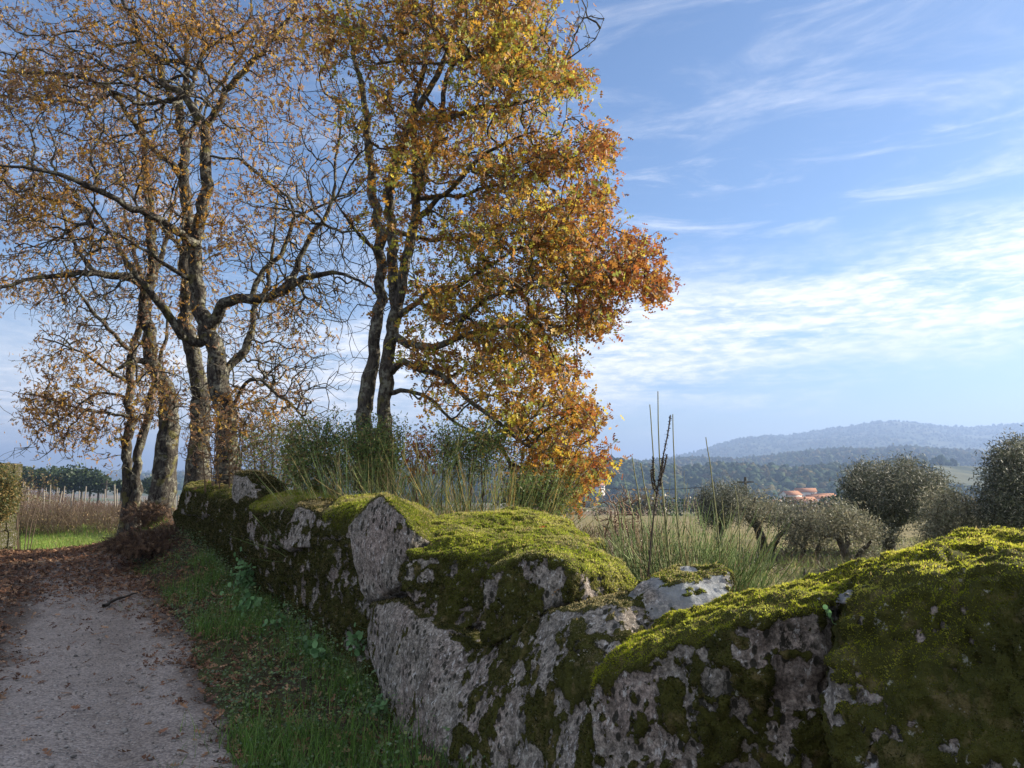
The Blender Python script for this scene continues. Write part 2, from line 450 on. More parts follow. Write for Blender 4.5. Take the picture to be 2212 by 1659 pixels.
gcol = gcol * (1 - lf) + lf * (bright[None] * (1 - smooth(y, 30.5, 33))[:, None] + (dry * .85)[None] * smooth(y, 30.5, 33)[:, None])
vy = (smooth(y, 38, 46) * (1 - smooth(s, 0, 14)))[:, None]; gcol = gcol * (1 - vy) + (vine * .9)[None] * vy
far = smooth(rr, 60, 130)[:, None]
band = np.floor((y + .35 * x) / 32 + .7 * n1); hsh = _h(band.astype(np.int64), np.floor((x - .2 * y) / 70).astype(np.int64), np.zeros(len(x), np.int64), 3)
pal = np.array([[.15, .115, .08], [.10, .13, .045], [.20, .18, .11], [.07, .09, .035], [.17, .12, .08]])
fcol = pal[(hsh * 4.99).astype(int)]
gcol = gcol * (1 - far) + fcol * far
ground = mesh('ground', GP, [GF, GT], M_GROUND, gcol, smooth_=True); tag(ground, kind='structure')

# road sheet
ys = np.concatenate([np.linspace(-6, 12, 240), np.linspace(12, 19, 60)[1:]]); ss = np.linspace(-4.85, -.92, 74)
YY, SS = np.meshgrid(ys, ss, indexing='ij')
e = fbm(np.stack([YY, 0 * YY, 0 * YY], -1).reshape(-1, 3), 1.6, 3, 11).reshape(YY.shape) * .18
SJ = SS + e * (smooth(SS, -2.0, -.92) - smooth(-SS, 3.9, 4.85))
XX = W(YY) + SJ
rut = -.022 * np.exp(-((SS + 1.75) / .28) ** 2) - .022 * np.exp(-((SS + 3.5) / .3) ** 2)
ZZ = hgt(XX, YY) + rut - .06 * smooth(np.abs(SS + 2.885), 1.82, 1.966)
RP = np.stack([XX, YY, ZZ], -1).reshape(-1, 3)
nS = len(ss); i = np.arange(len(ys) - 1)[:, None]; j = np.arange(nS - 1)[None]
RF = np.stack([i * nS + j, i * nS + j + 1, (i + 1) * nS + j + 1, (i + 1) * nS + j], -1).reshape(-1, 4)
rn = fbm(RP, 1.3, 4, 21); S1 = SS.ravel()
grey = np.array([.29, .258, .235]); brn = np.array([.085, .065, .05])
kk = smooth(-S1 + .4 * rn, 2.5, 3.0) * .75 + smooth(S1 + .35 * rn, -1.35, -1.0) * .7 + smooth(RP[:, 1] + rn, 10.5, 12.5) * .5
rutc = np.exp(-((S1 + 1.65) / .2) ** 2) + np.exp(-((S1 + 2.75) / .24) ** 2) * .8; kk = kk + .30 * rutc * (.6 + rn)
kk = np.clip(kk, 0, .95)[:, None]
rcol = grey * (1 - kk) + brn * kk
road = mesh('gravel_road', RP, [RF], M_ROAD, rcol, smooth_=True); tag(road, kind='structure')

# ------------------------------------------------------------------ stones of the wall
def stone_mesh(name, pts, vox, mossy, amp=.035, seed=0, topmoss=.45, lime=0., shrink=0, cush=.018, label=None, cat='boulder', group='boulders of the dry stone wall', tuft=0, tcol='mid', round_=6):
    bm = bmesh.new()
    for p in pts: bm.verts.new(p)
    bmesh.ops.convex_hull(bm, input=bm.verts)
    loose = [v for v in bm.verts if not v.link_faces]
    bmesh.ops.delete(bm, geom=loose, context='VERTS')
    me0 = bpy.data.meshes.new('tmp'); bm.to_mesh(me0); bm.free()
    o = bpy.data.objects.new('tmp', me0); COL.objects.link(o)
    md = o.modifiers.new('r', 'REMESH'); md.mode = 'VOXEL'; md.voxel_size = vox
    sm = o.modifiers.new('s', 'SMOOTH'); sm.factor = .5; sm.iterations = round_
    dg = bpy.context.evaluated_depsgraph_get(); ev = o.evaluated_get(dg)
    me = bpy.data.meshes.new_from_object(ev)
    bpy.data.objects.remove(o); bpy.data.meshes.remove(me0)
    n = len(me.vertices); V = np.empty(n * 3, np.float32); me.vertices.foreach_get('co', V); V = V.reshape(-1, 3).astype(float)
    N = np.empty(n * 3, np.float32); me.vertex_normals.foreach_get('vector', N); N = N.reshape(-1, 3).astype(float)
    NZ0 = N[:, 2].copy(); low = fbm(V, 2.3, 3, 40 + seed); mid = fbm(V, 8., 3, 50 + seed)
    fac = 1 - np.abs(fbm(V, 3.6, 2, 60 + seed)) * 2          # ridged -> facets and cracks
    hi = fbm(V, 20., 4, 65 + seed, .65)
    V = V + N * (amp * (1.1 * low + .45 * mid) + .012 * hi + amp * .6 * np.minimum(fac - .6, 0))[:, None]
    me.vertices.foreach_set('co', V.astype(np.float32).ravel()); me.update()
    me.vertex_normals.foreach_get('vector', Nf := np.empty(n * 3, np.float32)); N = Nf.reshape(-1, 3).astype(float)
    mk = smooth(N[:, 2] + .35 * fbm(V, 5., 3, 70 + seed), topmoss, topmoss + .3)
    drip = 1.35 * fbm(V * np.array([1, 1, .65]), 10.5, 5, 80 + seed, .72) + .25 * fbm(V, 2.5, 2, 85 + seed)
    side = smooth(drip, .55 - 1.1 * mossy, .93 - 1.1 * mossy) * smooth(N[:, 2], -.75, -.2)
    mk = np.clip(np.maximum(mk, side), 0, 1)
    bil = 1.2 - np.abs(fbm(V, 12., 2, 90 + seed)) * 1.6 - np.abs(fbm(V, 34., 2, 91 + seed)) * .9
    V = V + N * (mk * cush * (.3 + bil) + .002 * fbm(V, 40, 2, 3))[:, None]
    me.vertices.foreach_set('co', V.astype(np.float32).ravel()); me.update()
    a = me.attributes.new('moss', 'FLOAT', 'POINT'); a.data.foreach_set('value', mk.astype(np.float32))
    lm = lime * smooth(fbm(V, 3.6, 3, 95 + seed), -.2, .2) * smooth(V[:, 2], V[:, 2].max() - .28, V[:, 2].max() - .12) if lime else np.zeros(n)
    a = me.attributes.new('lime', 'FLOAT', 'POINT'); a.data.foreach_set('value', lm.astype(np.float32))
    for p in me.polygons: pass
    me.polygons.foreach_set('use_smooth', np.ones(len(me.polygons), dtype=bool))
    me.materials.clear(); me.materials.append(M_STONE)
    me.name = name
    ob = bpy.data.objects.new(name, me); COL.objects.link(ob)
    c = V.mean(0); base = Vector((c[0], c[1], V[:, 2].min()))
    me.transform(Matrix.Translation(-base)); ob.location = base
    tag(ob, label, cat, group)
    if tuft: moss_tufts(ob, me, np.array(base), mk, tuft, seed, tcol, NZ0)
    return ob

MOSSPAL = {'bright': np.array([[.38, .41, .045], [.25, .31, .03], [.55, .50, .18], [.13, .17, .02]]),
           'sunlit_top': np.array([[.44, .46, .03], [.34, .38, .025], [.58, .54, .10], [.18, .23, .02]]),  # nearest tops: sunlight painted into a brighter moss colour
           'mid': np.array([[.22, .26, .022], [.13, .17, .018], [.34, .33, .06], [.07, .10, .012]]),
           'dull': np.array([[.034, .042, .008], [.065, .066, .018], [.15, .125, .06], [.020, .026, .007]])}  # dull moss, with the shade of the side faces worked into its tone
def moss_tufts(ob, me, base, mk, dens, seed, tcol, nz0):
    rng = np.random.default_rng(seed + 100)
    me.calc_loop_triangles()
    T = np.empty(len(me.loop_triangles) * 3, np.int32); me.loop_triangles.foreach_get('vertices', T); T = T.reshape(-1, 3)
    n = len(me.vertices); V = np.empty(n * 3, np.float32); me.vertices.foreach_get('co', V); V = V.reshape(-1, 3).astype(float)
    a, b, c = V[T[:, 0]], V[T[:, 1]], V[T[:, 2]]
    cr = np.cross(b - a, c - a); ar = np.linalg.norm(cr, axis=1) * .5; fn = norm(cr)
    m = mk[T].mean(1); up = fn[:, 2]
    # only where light or the camera can reach
    cen = (a + b + c) / 3 + base
    fac = ((np.array([0, 0, CAMH]) - cen) * fn).sum(1) / np.linalg.norm(np.array([0, 0, CAMH]) - cen, axis=1)
    wgt = ar * smooth(m, .35, .6) * (.8 + .5 * smooth(up, .1, .7)) * (fac > -.35) * (cen[:, 2] > -.1)
    N = int(wgt.sum() * dens)
    if N < 10: return
    idx = rng.choice(len(T), N, p=wgt / wgt.sum())
    r1 = np.sqrt(rng.random(N)); r2 = rng.random(N)
    P = a[idx] * (1 - r1)[:, None] + b[idx] * (r1 * (1 - r2))[:, None] + c[idx] * (r1 * r2)[:, None]
    nn = fn[idx]
    d = norm(nn + .65 * rng.normal(size=(N, 3)) + np.array([0, 0, .35]))
    side = norm(np.cross(d, rng.normal(size=(N, 3))))
    pw = P + base
    clump = fbm(pw, 9., 3, 7); big = fbm(pw, 3.2, 3, 8)
    sc = 1 + .5 * clump
    dist = np.linalg.norm(pw - np.array([0, 0, CAMH]), axis=1); k = np.clip(dist / 3.0, .8, 3.0)
    hh = rng.uniform(.004, .013, N) * sc * k ** .7; ww = rng.uniform(.0016, .0045, N) * k
    tall = rng.random(N) < .03 * (nz0[T].mean(1)[idx] > .7); hh = np.where(tall, hh * 1.7, hh); ww = np.where(tall, ww * .6, ww)
    P = P - nn * .004
    VV = np.stack([P - side * ww[:, None], P + side * ww[:, None], P + d * hh[:, None]], 1).reshape(-1, 3)
    FF = np.arange(N * 3).reshape(-1, 3)
    pal = MOSSPAL[tcol]
    ci = np.clip(((clump * .9 + big * 1.2 + rng.normal(size=N) * .35) * 1.4 + 1.2), 0, 2.99)
    order = [3, 1, 0, 2]
    lo = pal[np.array(order)[ci.astype(int)]]; hi = pal[np.array(order)[np.minimum(ci.astype(int) + 1, 3)]]
    C = lo + (hi - lo) * (ci % 1)[:, None]
    side_moss_shade = smooth(nz0[T].mean(1)[idx] + .25 * big, .62, .28)[:, None]
    C = C * (1 - side_moss_shade) + side_moss_shade * MOSSPAL['dull'][rng.integers(0, 4, N)] * 1.0  # duller side moss, the faces' shade painted into its colour
    pat = smooth(fbm(pw, 3.0, 4, 17, .65) + .25 * rng.normal(size=N), .0, .35)[:, None] * (nz0[T].mean(1)[idx] > .55)[:, None] * (.35 if tcol == 'sunlit_top' else 1.)
    C = C * (1 - .75 * pat) + .75 * pat * np.array([.40, .34, .19])
    C = np.where(tall[:, None], np.array([.42, .32, .12]), C)
    brown = (rng.random(N) < .12)[:, None]; C = np.where(brown, C * .3 + np.array([.11, .085, .04]), C)
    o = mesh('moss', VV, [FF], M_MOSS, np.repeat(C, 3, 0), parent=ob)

def B(front, back=(), vec=(.55, .45, -.06), lower=True):
    """front pts (u,v,Y) + their copies pushed back through the wall + explicit top/back pts"""
    fp = [pt(*p) for p in front]; v = np.array(vec)
    out = list(fp) + [p + v for p in fp] + [pt(*p) for p in back]
    return out

stone_specs = []
def S(label, front, back=(), vec=(.55, .45, -.06), **kw): stone_specs.append((label, B(front, back, vec), kw))

S('upright bare grey granite slab with a pointed top and dark lichen spots',
  [(825, 1068, 5.45), (800, 1086, 5.5), (746, 1139, 5.65), (762, 1200, 5.6), (776, 1276, 5.5), (796, 1304, 5.45), (858, 1262, 5.15), (893, 1150, 5.1), (868, 1108, 5.2)],
  [(850, 1078, 6.4), (925, 1114, 6.1), (905, 1145, 5.6)], vec=(.30, .35, -.25), vox=.015, mossy=-.02, amp=.016, seed=1, topmoss=.34, tuft=22000, tcol='mid', round_=2, cush=.008)
S('big flat-topped boulder carpeted in pale green moss beside the upright slab',
  [(880, 1195, 5.1), (862, 1262, 5.0), (905, 1345, 4.85), (985, 1388, 4.65), (1028, 1360, 4.85), (940, 1192, 4.95), (1050, 1216, 4.8), (1120, 1206, 4.95), (1080, 1340, 5.15)],
  [(905, 1142, 5.7), (955, 1120, 6.4), (1055, 1112, 6.6), (1140, 1104, 6.5), (1200, 1124, 6.2), (1275, 1160, 5.7), (1300, 1185, 5.2), (1215, 1190, 4.7)], vec=(.5, .5, -.3),
  vox=.018, mossy=.68, amp=.035, seed=2, topmoss=.25, round_=3, tuft=30000, tcol='bright', cush=.022)
S('rounded boulder with hanging moss and a dry leaf at its foot',
  [(1064, 1226, 4.15), (1036, 1290, 4.1), (1034, 1380, 4.05), (1062, 1400, 4.0), (1112, 1378, 3.9), (1172, 1322, 3.82), (1210, 1302, 3.8), (1110, 1208, 4.05), (1180, 1200, 3.9), (1245, 1232, 3.8), (1290, 1300, 3.85)],
  [(1185, 1180, 4.7), (1240, 1182, 4.9), (1296, 1203, 4.9), (1333, 1222, 4.8), (1356, 1262, 4.5), (1361, 1297, 4.3)], vec=(.3, .45, -.05),
  vox=.015, mossy=.62, amp=.03, seed=3, topmoss=.30, round_=3, tuft=32000, tcol='bright', cush=.025)
S('large bare purple-grey slab with white specks under the flat mossy boulder',
  [(798, 1304, 5.35), (860, 1300, 5.0), (930, 1345, 4.75), (1012, 1402, 4.4), (1000, 1500, 4.2), (972, 1640, 4.1), (900, 1720, 4.4), (850, 1600, 4.75), (818, 1480, 5.1), (790, 1390, 5.4)],
  vec=(.6, .4, 0), vox=.018, mossy=.26, amp=.018, seed=4, topmoss=.75, round_=4, tuft=16000, tcol='dull', cush=.010)
S('lichened grey slab with dark moss patches under the rounded boulder',
  [(1062, 1400, 4.1), (1112, 1380, 3.95), (1172, 1326, 3.8), (1222, 1315, 3.65), (1339, 1300, 3.55), (1345, 1380, 3.35), (1290, 1470, 3.2), (1015, 1420, 4.2), (985, 1500, 4.1), (958, 1600, 4.0), (975, 1850, 3.7), (1300, 1850, 2.95)],
  vec=(.6, .5, 0), vox=.016, mossy=.58, amp=.022, seed=5, topmoss=.75, lime=.8, round_=4, tuft=26000, tcol='dull', cush=.018)
S('small loose rock with a pale bare crown lying on the wall',
  [(1342, 1330, 3.6), (1350, 1290, 3.65), (1405, 1248, 3.75), (1362, 1368, 3.55), (1440, 1350, 3.5), (1520, 1325, 3.5), (1570, 1295, 3.6), (1470, 1262, 3.62)],
  [(1450, 1226, 4.0), (1500, 1222, 4.05), (1560, 1220, 4.0), (1590, 1250, 3.9), (1575, 1235, 3.8)], vec=(.1, .35, -.04),
  vox=.012, mossy=.46, amp=.022, seed=6, topmoss=.85, lime=.9, tuft=42000, tcol='mid', cush=.016, round_=3)
S('long low boulder with a bright mossy back in front of the loose rock',
  [(1262, 1490, 3.0), (1275, 1570, 2.95), (1300, 1850, 2.8), (1350, 1420, 2.95), (1450, 1400, 2.75), (1640, 1345, 2.5), (1770, 1318, 2.48), (1782, 1420, 2.52), (1775, 1850, 2.5)],
  [(1345, 1400, 3.3), (1440, 1350, 3.5), (1590, 1304, 3.45), (1700, 1268, 3.35), (1850, 1228, 3.25), (1950, 1212, 3.2)], vec=(.5, .6, -.12),
  vox=.013, mossy=.64, amp=.05, seed=7, topmoss=.20, round_=2, tuft=56000, tcol='sunlit_top', cush=.024)
S('tallest nearest boulder at the right end of the wall, bright yellow moss on its top',
  [(1852, 1300, 2.12), (1818, 1440, 2.05), (1805, 1560, 2.0), (1835, 1850, 1.9), (1905, 1248, 2.25), (1990, 1250, 2.0), (2160, 1245, 1.75), (2430, 1270, 1.5), (2520, 1850, 1.35)],
  [(1880, 1236, 2.9), (1950, 1214, 3.0), (2060, 1182, 2.95), (2130, 1162, 2.9), (2212, 1156, 2.85), (2400, 1160, 2.7), (2700, 1220, 2.3)], vec=(.45, .6, -.12),
  vox=.013, mossy=.76, amp=.05, seed=8, topmoss=.20, round_=2, tuft=56000, tcol='sunlit_top', cush=.026)
S('bright green mossy boulder behind the upright slab',
  [(700, 1120, 6.9), (690, 1165, 6.8), (750, 1172, 6.5), (800, 1180, 6.2), (745, 1105, 6.7), (800, 1100, 6.5)],
  [(715, 1092, 7.4), (748, 1077, 8.0), (796, 1072, 8.2), (850, 1075, 8.2), (898, 1093, 7.8), (935, 1118, 7.2)], vec=(.5, .5, -.1),
  vox=.025, mossy=.7, amp=.03, seed=9, topmoss=.15, tuft=20000, tcol='bright', cush=.03)
S('mossy boulder with a bare sunlit shoulder, between two green boulders',
  [(618, 1140, 7.7), (608, 1190, 7.6), (650, 1185, 7.3), (700, 1180, 6.95), (648, 1098, 7.6), (690, 1105, 7.2)],
  [(660, 1080, 8.3), (690, 1074, 8.5), (727, 1080, 8.3)], vec=(.5, .4, -.1),
  vox=.025, mossy=.5, amp=.035, seed=10, topmoss=.55, tuft=15000, tcol='dull')
S('broad flat boulder with yellow-green moss on its sunlit top, below the far upright stone',
  [(540, 1100, 9.4), (536, 1150, 9.3), (560, 1195, 8.9), (620, 1180, 8.1), (585, 1092, 9.0), (630, 1100, 8.3)],
  [(585, 1072, 10.0), (646, 1064, 10.4), (708, 1067, 10.2), (720, 1074, 9.4), (668, 1082, 8.6)], vec=(.5, .4, -.1),
  vox=.03, mossy=.6, amp=.04, seed=11, topmoss=.2, tuft=14000, tcol='bright')
S('tall upright far stone with a slanting top and a narrow pale front edge',
  [(503, 1021, 10.6), (502, 1083, 10.5), (530, 1098, 10.1), (562, 1082, 9.9), (545, 1030, 10.3)],
  [(525, 1016, 11.2), (570, 1020, 11.3), (620, 1050, 11.0), (615, 1070, 10.4), (560, 1022, 10.8)], vec=(.3, .3, -.1),
  vox=.028, mossy=.15, amp=.03, seed=12, topmoss=.5, tuft=12000, tcol='dull', round_=2, cush=.01)
S('mossy boulder at the far end of the wall at the foot of the oaks',
  [(400, 1056, 13.2), (382, 1110, 13.4), (440, 1120, 12.2), (500, 1100, 11.0), (500, 1070, 11.2), (440, 1064, 12.4)],
  [(412, 1046, 14.0), (440, 1040, 14.0), (480, 1046, 13.0), (505, 1062, 11.9)], vec=(.5, .5, -.1),
  vox=.035, mossy=.8, amp=.05, seed=13, topmoss=.2, tuft=9000, tcol='mid')
S('small mossy stone on the back of the wall against the bushes',
  [(655, 1062, 10.6), (700, 1064, 10.3), (725, 1072, 10.0)], [(670, 1052, 11.2), (705, 1054, 11.0), (728, 1064, 10.6), (690, 1080, 10.2)], vec=(.2, .2, -.2),
  vox=.025, mossy=.5, amp=.03, seed=14, topmoss=.3, tuft=9000, tcol='mid')
for k, (u0, u1, v0, v1, Y0, Y1, lb) in enumerate([
        (378, 470, 1095, 1225, 13.6, 11.8, 'dark mossy lower boulder at the far end of the wall beside the bracken'),
        (455, 560, 1080, 1300, 11.9, 9.5, 'dark mossy lower boulder under the far upright stone'),
        (540, 640, 1120, 1360, 9.5, 8.0, 'lower boulder draped in hanging moss above the biggest pennywort patch'),
        (622, 715, 1140, 1400, 8.0, 6.85, 'brown and green lower boulder under the bare sunlit shoulder stone'),
        (695, 805, 1165, 1450, 6.95, 5.75, 'dark mossy lower boulder left of the purple-grey slab')]):
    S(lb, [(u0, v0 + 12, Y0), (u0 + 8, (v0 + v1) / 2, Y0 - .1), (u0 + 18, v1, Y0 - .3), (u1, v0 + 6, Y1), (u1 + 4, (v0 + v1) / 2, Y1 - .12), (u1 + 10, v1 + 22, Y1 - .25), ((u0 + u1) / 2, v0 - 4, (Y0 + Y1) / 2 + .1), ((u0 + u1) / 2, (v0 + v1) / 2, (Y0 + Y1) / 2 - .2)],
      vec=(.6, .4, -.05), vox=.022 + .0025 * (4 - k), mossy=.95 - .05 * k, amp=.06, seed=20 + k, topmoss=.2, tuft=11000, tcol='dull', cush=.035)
S('small pale chip of rock wedged in the notch between the two nearest boulders',
  [(1806, 1292, 2.2), (1800, 1306, 2.2), (1852, 1304, 2.1), (1850, 1286, 2.15), (1830, 1280, 2.25)], vec=(.05, .1, -.01),
  vox=.006, mossy=-.1, amp=.006, seed=31, topmoss=.9, lime=.6, round_=2)

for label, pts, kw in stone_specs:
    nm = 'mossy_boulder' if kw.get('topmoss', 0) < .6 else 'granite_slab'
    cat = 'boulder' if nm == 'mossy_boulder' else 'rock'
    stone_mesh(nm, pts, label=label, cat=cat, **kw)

# rubble core of the wall (seen only in the gaps)
ys = np.concatenate([np.linspace(-6, 1.2, 30), np.linspace(1.25, 13.8, 220)]); prof = np.array([(.12, -.3), (.2, .1), (.28, .4), (.36, .62), (.55, .72), (.85, .70), (1.0, .4), (1.1, -.3)])
cx = W(ys)[:, None] + prof[None, :, 0] * (1 + .25 * (ys < 2.5))[:, None]; cyy = ys[:, None] + prof[None, :, 0] * .35; czz = np.maximum(prof[None, :, 1], -.3) + 0 * cx
near_k = 1 - .22 * smooth(ys, 2.6, 2.0)[:, None]
CP = np.stack([cx, cyy, czz * near_k], -1).reshape(-1, 3)
CP = CP + .09 * np.stack([fbm(CP, 3, 3, 61), fbm(CP, 3, 3, 62), fbm(CP, 3, 3, 63)], -1)
k = len(prof); i = np.arange(len(ys) - 1)[:, None]; j = np.arange(k - 1)[None]
CF = np.stack([i * k + j, (i + 1) * k + j, (i + 1) * k + j + 1, i * k + j + 1], -1).reshape(-1, 4)
core = mesh('stone_wall', CP, [CF], M_STONE, smooth_=True, attrs={'moss': np.full(len(CP), .8), 'lime': np.zeros(len(CP))})
tag(core, 'dark earth and rubble filling of the wall, in the gaps between its boulders', 'stone wall')

# ------------------------------------------------------------------ trees
def catmull(P, step=.12):
    P = np.asarray(P, float); out = []
    for i in range(len(P) - 1):
        p0 = P[max(i - 1, 0)]; p1 = P[i]; p2 = P[i + 1]; p3 = P[min(i + 2, len(P) - 1)]
        n = max(2, int(np.linalg.norm((p2 - p1)[:3]) / step))
        t = np.linspace(0, 1, n, endpoint=False)[:, None]
        out.append(.5 * (2 * p1 + (p2 - p0) * t + (2 * p0 - 5 * p1 + 4 * p2 - p3) * t ** 2 + (3 * p1 - p0 - 3 * p2 + p3) * t ** 3))
    out.append(P[-1:]); return np.concatenate(out)

def limb(pts):
    """pts (u,v,Y,r)"""
    if abs(pts[0][2] - 10.9) < .25 and pts[0][0] < 1000: pts = [(a, b, c, r * .84) for a, b, c, r in pts]
    if pts[0][2] > 11.3: pts = [(a, b, c, r * .87) for a, b, c, r in pts]
    q = np.array([[*pt(a, b, c), r] for a, b, c, r in pts]); q = catmull(q)
    jit = np.stack([fbm(q[:, :3] + k * 9, 2.2, 3, 300 + k) for k in range(3)], -1) * np.minimum(.10, q[:, 3:4] * 1.1 + .02)
    jit += np.stack([np.abs(fbm(q[:, :3] + k * 7, 4.5, 2, 320 + k)) - .2 for k in range(3)], -1) * np.minimum(.09, q[:, 3:4] * .9 + .03)
    t = np.linspace(0, 1, len(q))[:, None]
    q[:, :3] += jit * smooth(t, 0, .15)
    return q

def limb_mesh(limbs, flare=True):
    parts = []
    for L in limbs:
        sides = 12 if L[:, 3].max() > .09 else 7
        r = L[:, 3].copy()
        V, Q = tubes(L[None, :, :3], r[None], sides)
        c = np.repeat(L[:, :3], sides, 0); rr_ = np.repeat(r, sides)
        out = norm(V - c); n = fbm(V * np.array([1, 1, .5]), 9, 3, 77); n2 = fbm(V, 3, 2, 78)
        V = V + out * (rr_ * (.20 * n + .14 * n2))[:, None]
        parts.append((V, Q, (1, 1, 1)))
    return parts

def grow(limbs, att, bf=.35, step=.2, seed=0, wob=.05, lift=.0, r0=.0035, pw=.43):
    rng = np.random.default_rng(seed)
    P = [L[i, :3] for L in limbs for i in range(max(0, int(len(L) * L_START)), len(L))]
    PL = []
    for L in limbs:
        d = np.concatenate([[0], np.cumsum(np.linalg.norm(np.diff(L[:, :3], axis=0), axis=1))])
        PL += list(d[max(0, int(len(L) * L_START)):] * .25)
    D = []
    for L in limbs:
        t = np.gradient(L[:, :3], axis=0); D += list(norm(t)[max(0, int(len(L) * L_START)):])
    n0 = len(P); cap = n0 + len(att) * 14
    PP = np.zeros((cap, 3)); PP[:n0] = P; LL = np.zeros(cap); LL[:n0] = PL; DD = np.zeros((cap, 3)); DD[:n0] = D
    par = np.full(cap, -1); n = n0; tips = []
    dist0 = np.array([np.min(np.sum((PP[:n0] - a) ** 2, 1)) for a in att]); order = np.argsort(dist0)
    for ai in order:
        a = att[ai]; d = np.sqrt(np.sum((PP[:n] - a) ** 2, 1)); k = int(np.argmin(d + bf * LL[:n])); dk = d[k]
        if dk < .03: continue
        m = min(12, max(2, int(dk / step) + 1))
        p0 = PP[k]; ctrl = p0 + DD[k] * dk * .24 + (a - p0) * .2 + np.array([0, 0, lift * dk])
        t = (np.arange(1, m + 1) / m)[:, None]
        q = (1 - t) ** 2 * p0 + 2 * t * (1 - t) * ctrl + t * t * a
        q[:-1] += rng.normal(size=(m - 1, 3)) * wob * min(dk, .8) * .5
        if n + m >= cap: break
        prev = np.vstack([p0[None], q[:-1]]); seg = q - prev
        PP[n:n + m] = q; DD[n:n + m] = norm(seg); LL[n:n + m] = LL[k] + np.cumsum(np.linalg.norm(seg, axis=1))
        par[n] = k; par[n + 1:n + m] = np.arange(n, n + m - 1); n += m; tips.append((n - 1, ai))
    cnt = np.zeros(n)
    for ti, _ in tips: cnt[ti] += 1
    for i in range(n - 1, n0 - 1, -1): cnt[par[i]] += cnt[i]
    ch = np.arange(n0, n); pa = par[n0:n]
    rad = r0 * np.maximum(cnt, 1) ** pw
    rc = rad[ch]; rp = np.where(pa < n0, rc * 1.25, rad[np.maximum(pa, 0)]); rp = np.minimum(rp, rc * 1.8)
    seg = np.stack([PP[pa], PP[ch]], 1); rr_ = np.stack([rp, rc * .96], 1)
    return seg, rr_, np.array([t[0] for t in tips]), np.array([t[1] for t in tips]), PP[:n], DD[:n]
L_START = 0.12

SPREAD = [.28]
def blobs(spec, Y, dY, rng):
    """spec: (u,v,ru,rv,n) ellipses in the photo frame -> attractor points spread in depth round Y"""
    out = []
    for u, v, ru, rv, n, *o in spec:
        yy = o[0] if o else Y; dy = o[1] if len(o) > 1 else dY
        d = rdir(n, rng) * (rng.random(n) ** .42)[:, None] * np.where(rng.random(n) < SPREAD[0], 1.5, 1.0)[:, None]
        for k in range(n): out.append(pt(u + d[k, 0] * ru, v + d[k, 2] * rv, yy + d[k, 1] * dy))
    return np.array(out)

def leaf_cloud(tips, dirs, n_per, size, pal, rng, spread=.16, droop=.5, colfn=None, TV=OAK_V, TF=OAK_F):
    N = len(tips) * n_per
    c = np.repeat(tips, n_per, 0); dd_ = np.repeat(dirs, n_per, 0)
    along = rng.random(N)[:, None]
    c = c - dd_ * along * spread * 1.4 + rng.normal(size=(N, 3)) * spread * .5
    d = norm(dd_ * .6 + rng.normal(size=(N, 3)) * .8 + np.array([0, 0, -droop]))
    nn = norm(rng.normal(size=(N, 3)) + np.array([0, 0, .6]))
    sz = rng.uniform(size[0], size[1], N)
    V, Fc = stamp(TV, TF, c, d, nn, sz, rng.uniform(-.25, .35, N))
    ci = pal[rng.integers(0, len(pal), N)]
    if colfn is not None: ci = colfn(c, ci, rng)
    ci = ci * rng.uniform(.7, 1.25, (N, 1))
    return V, Fc, np.repeat(ci, len(TV), 0)

PAL_GOLD = np.array([[.52, .28, .04], [.60, .38, .05], [.42, .20, .035], [.30, .14, .035], [.50, .41, .06], [.27, .29, .06], [.36, .17, .04], [.20, .10, .04], [.26, .13, .05]])
PAL_BROWN = np.array([[.30, .17, .08], [.22, .12, .07], [.34, .20, .09], [.42, .26, .07], [.16, .09, .055], [.52, .35, .06], [.27, .16, .10]])
PAL_RED = np.array([[.38, .13, .035], [.30, .09, .03], [.44, .20, .04], [.24, .08, .03]])

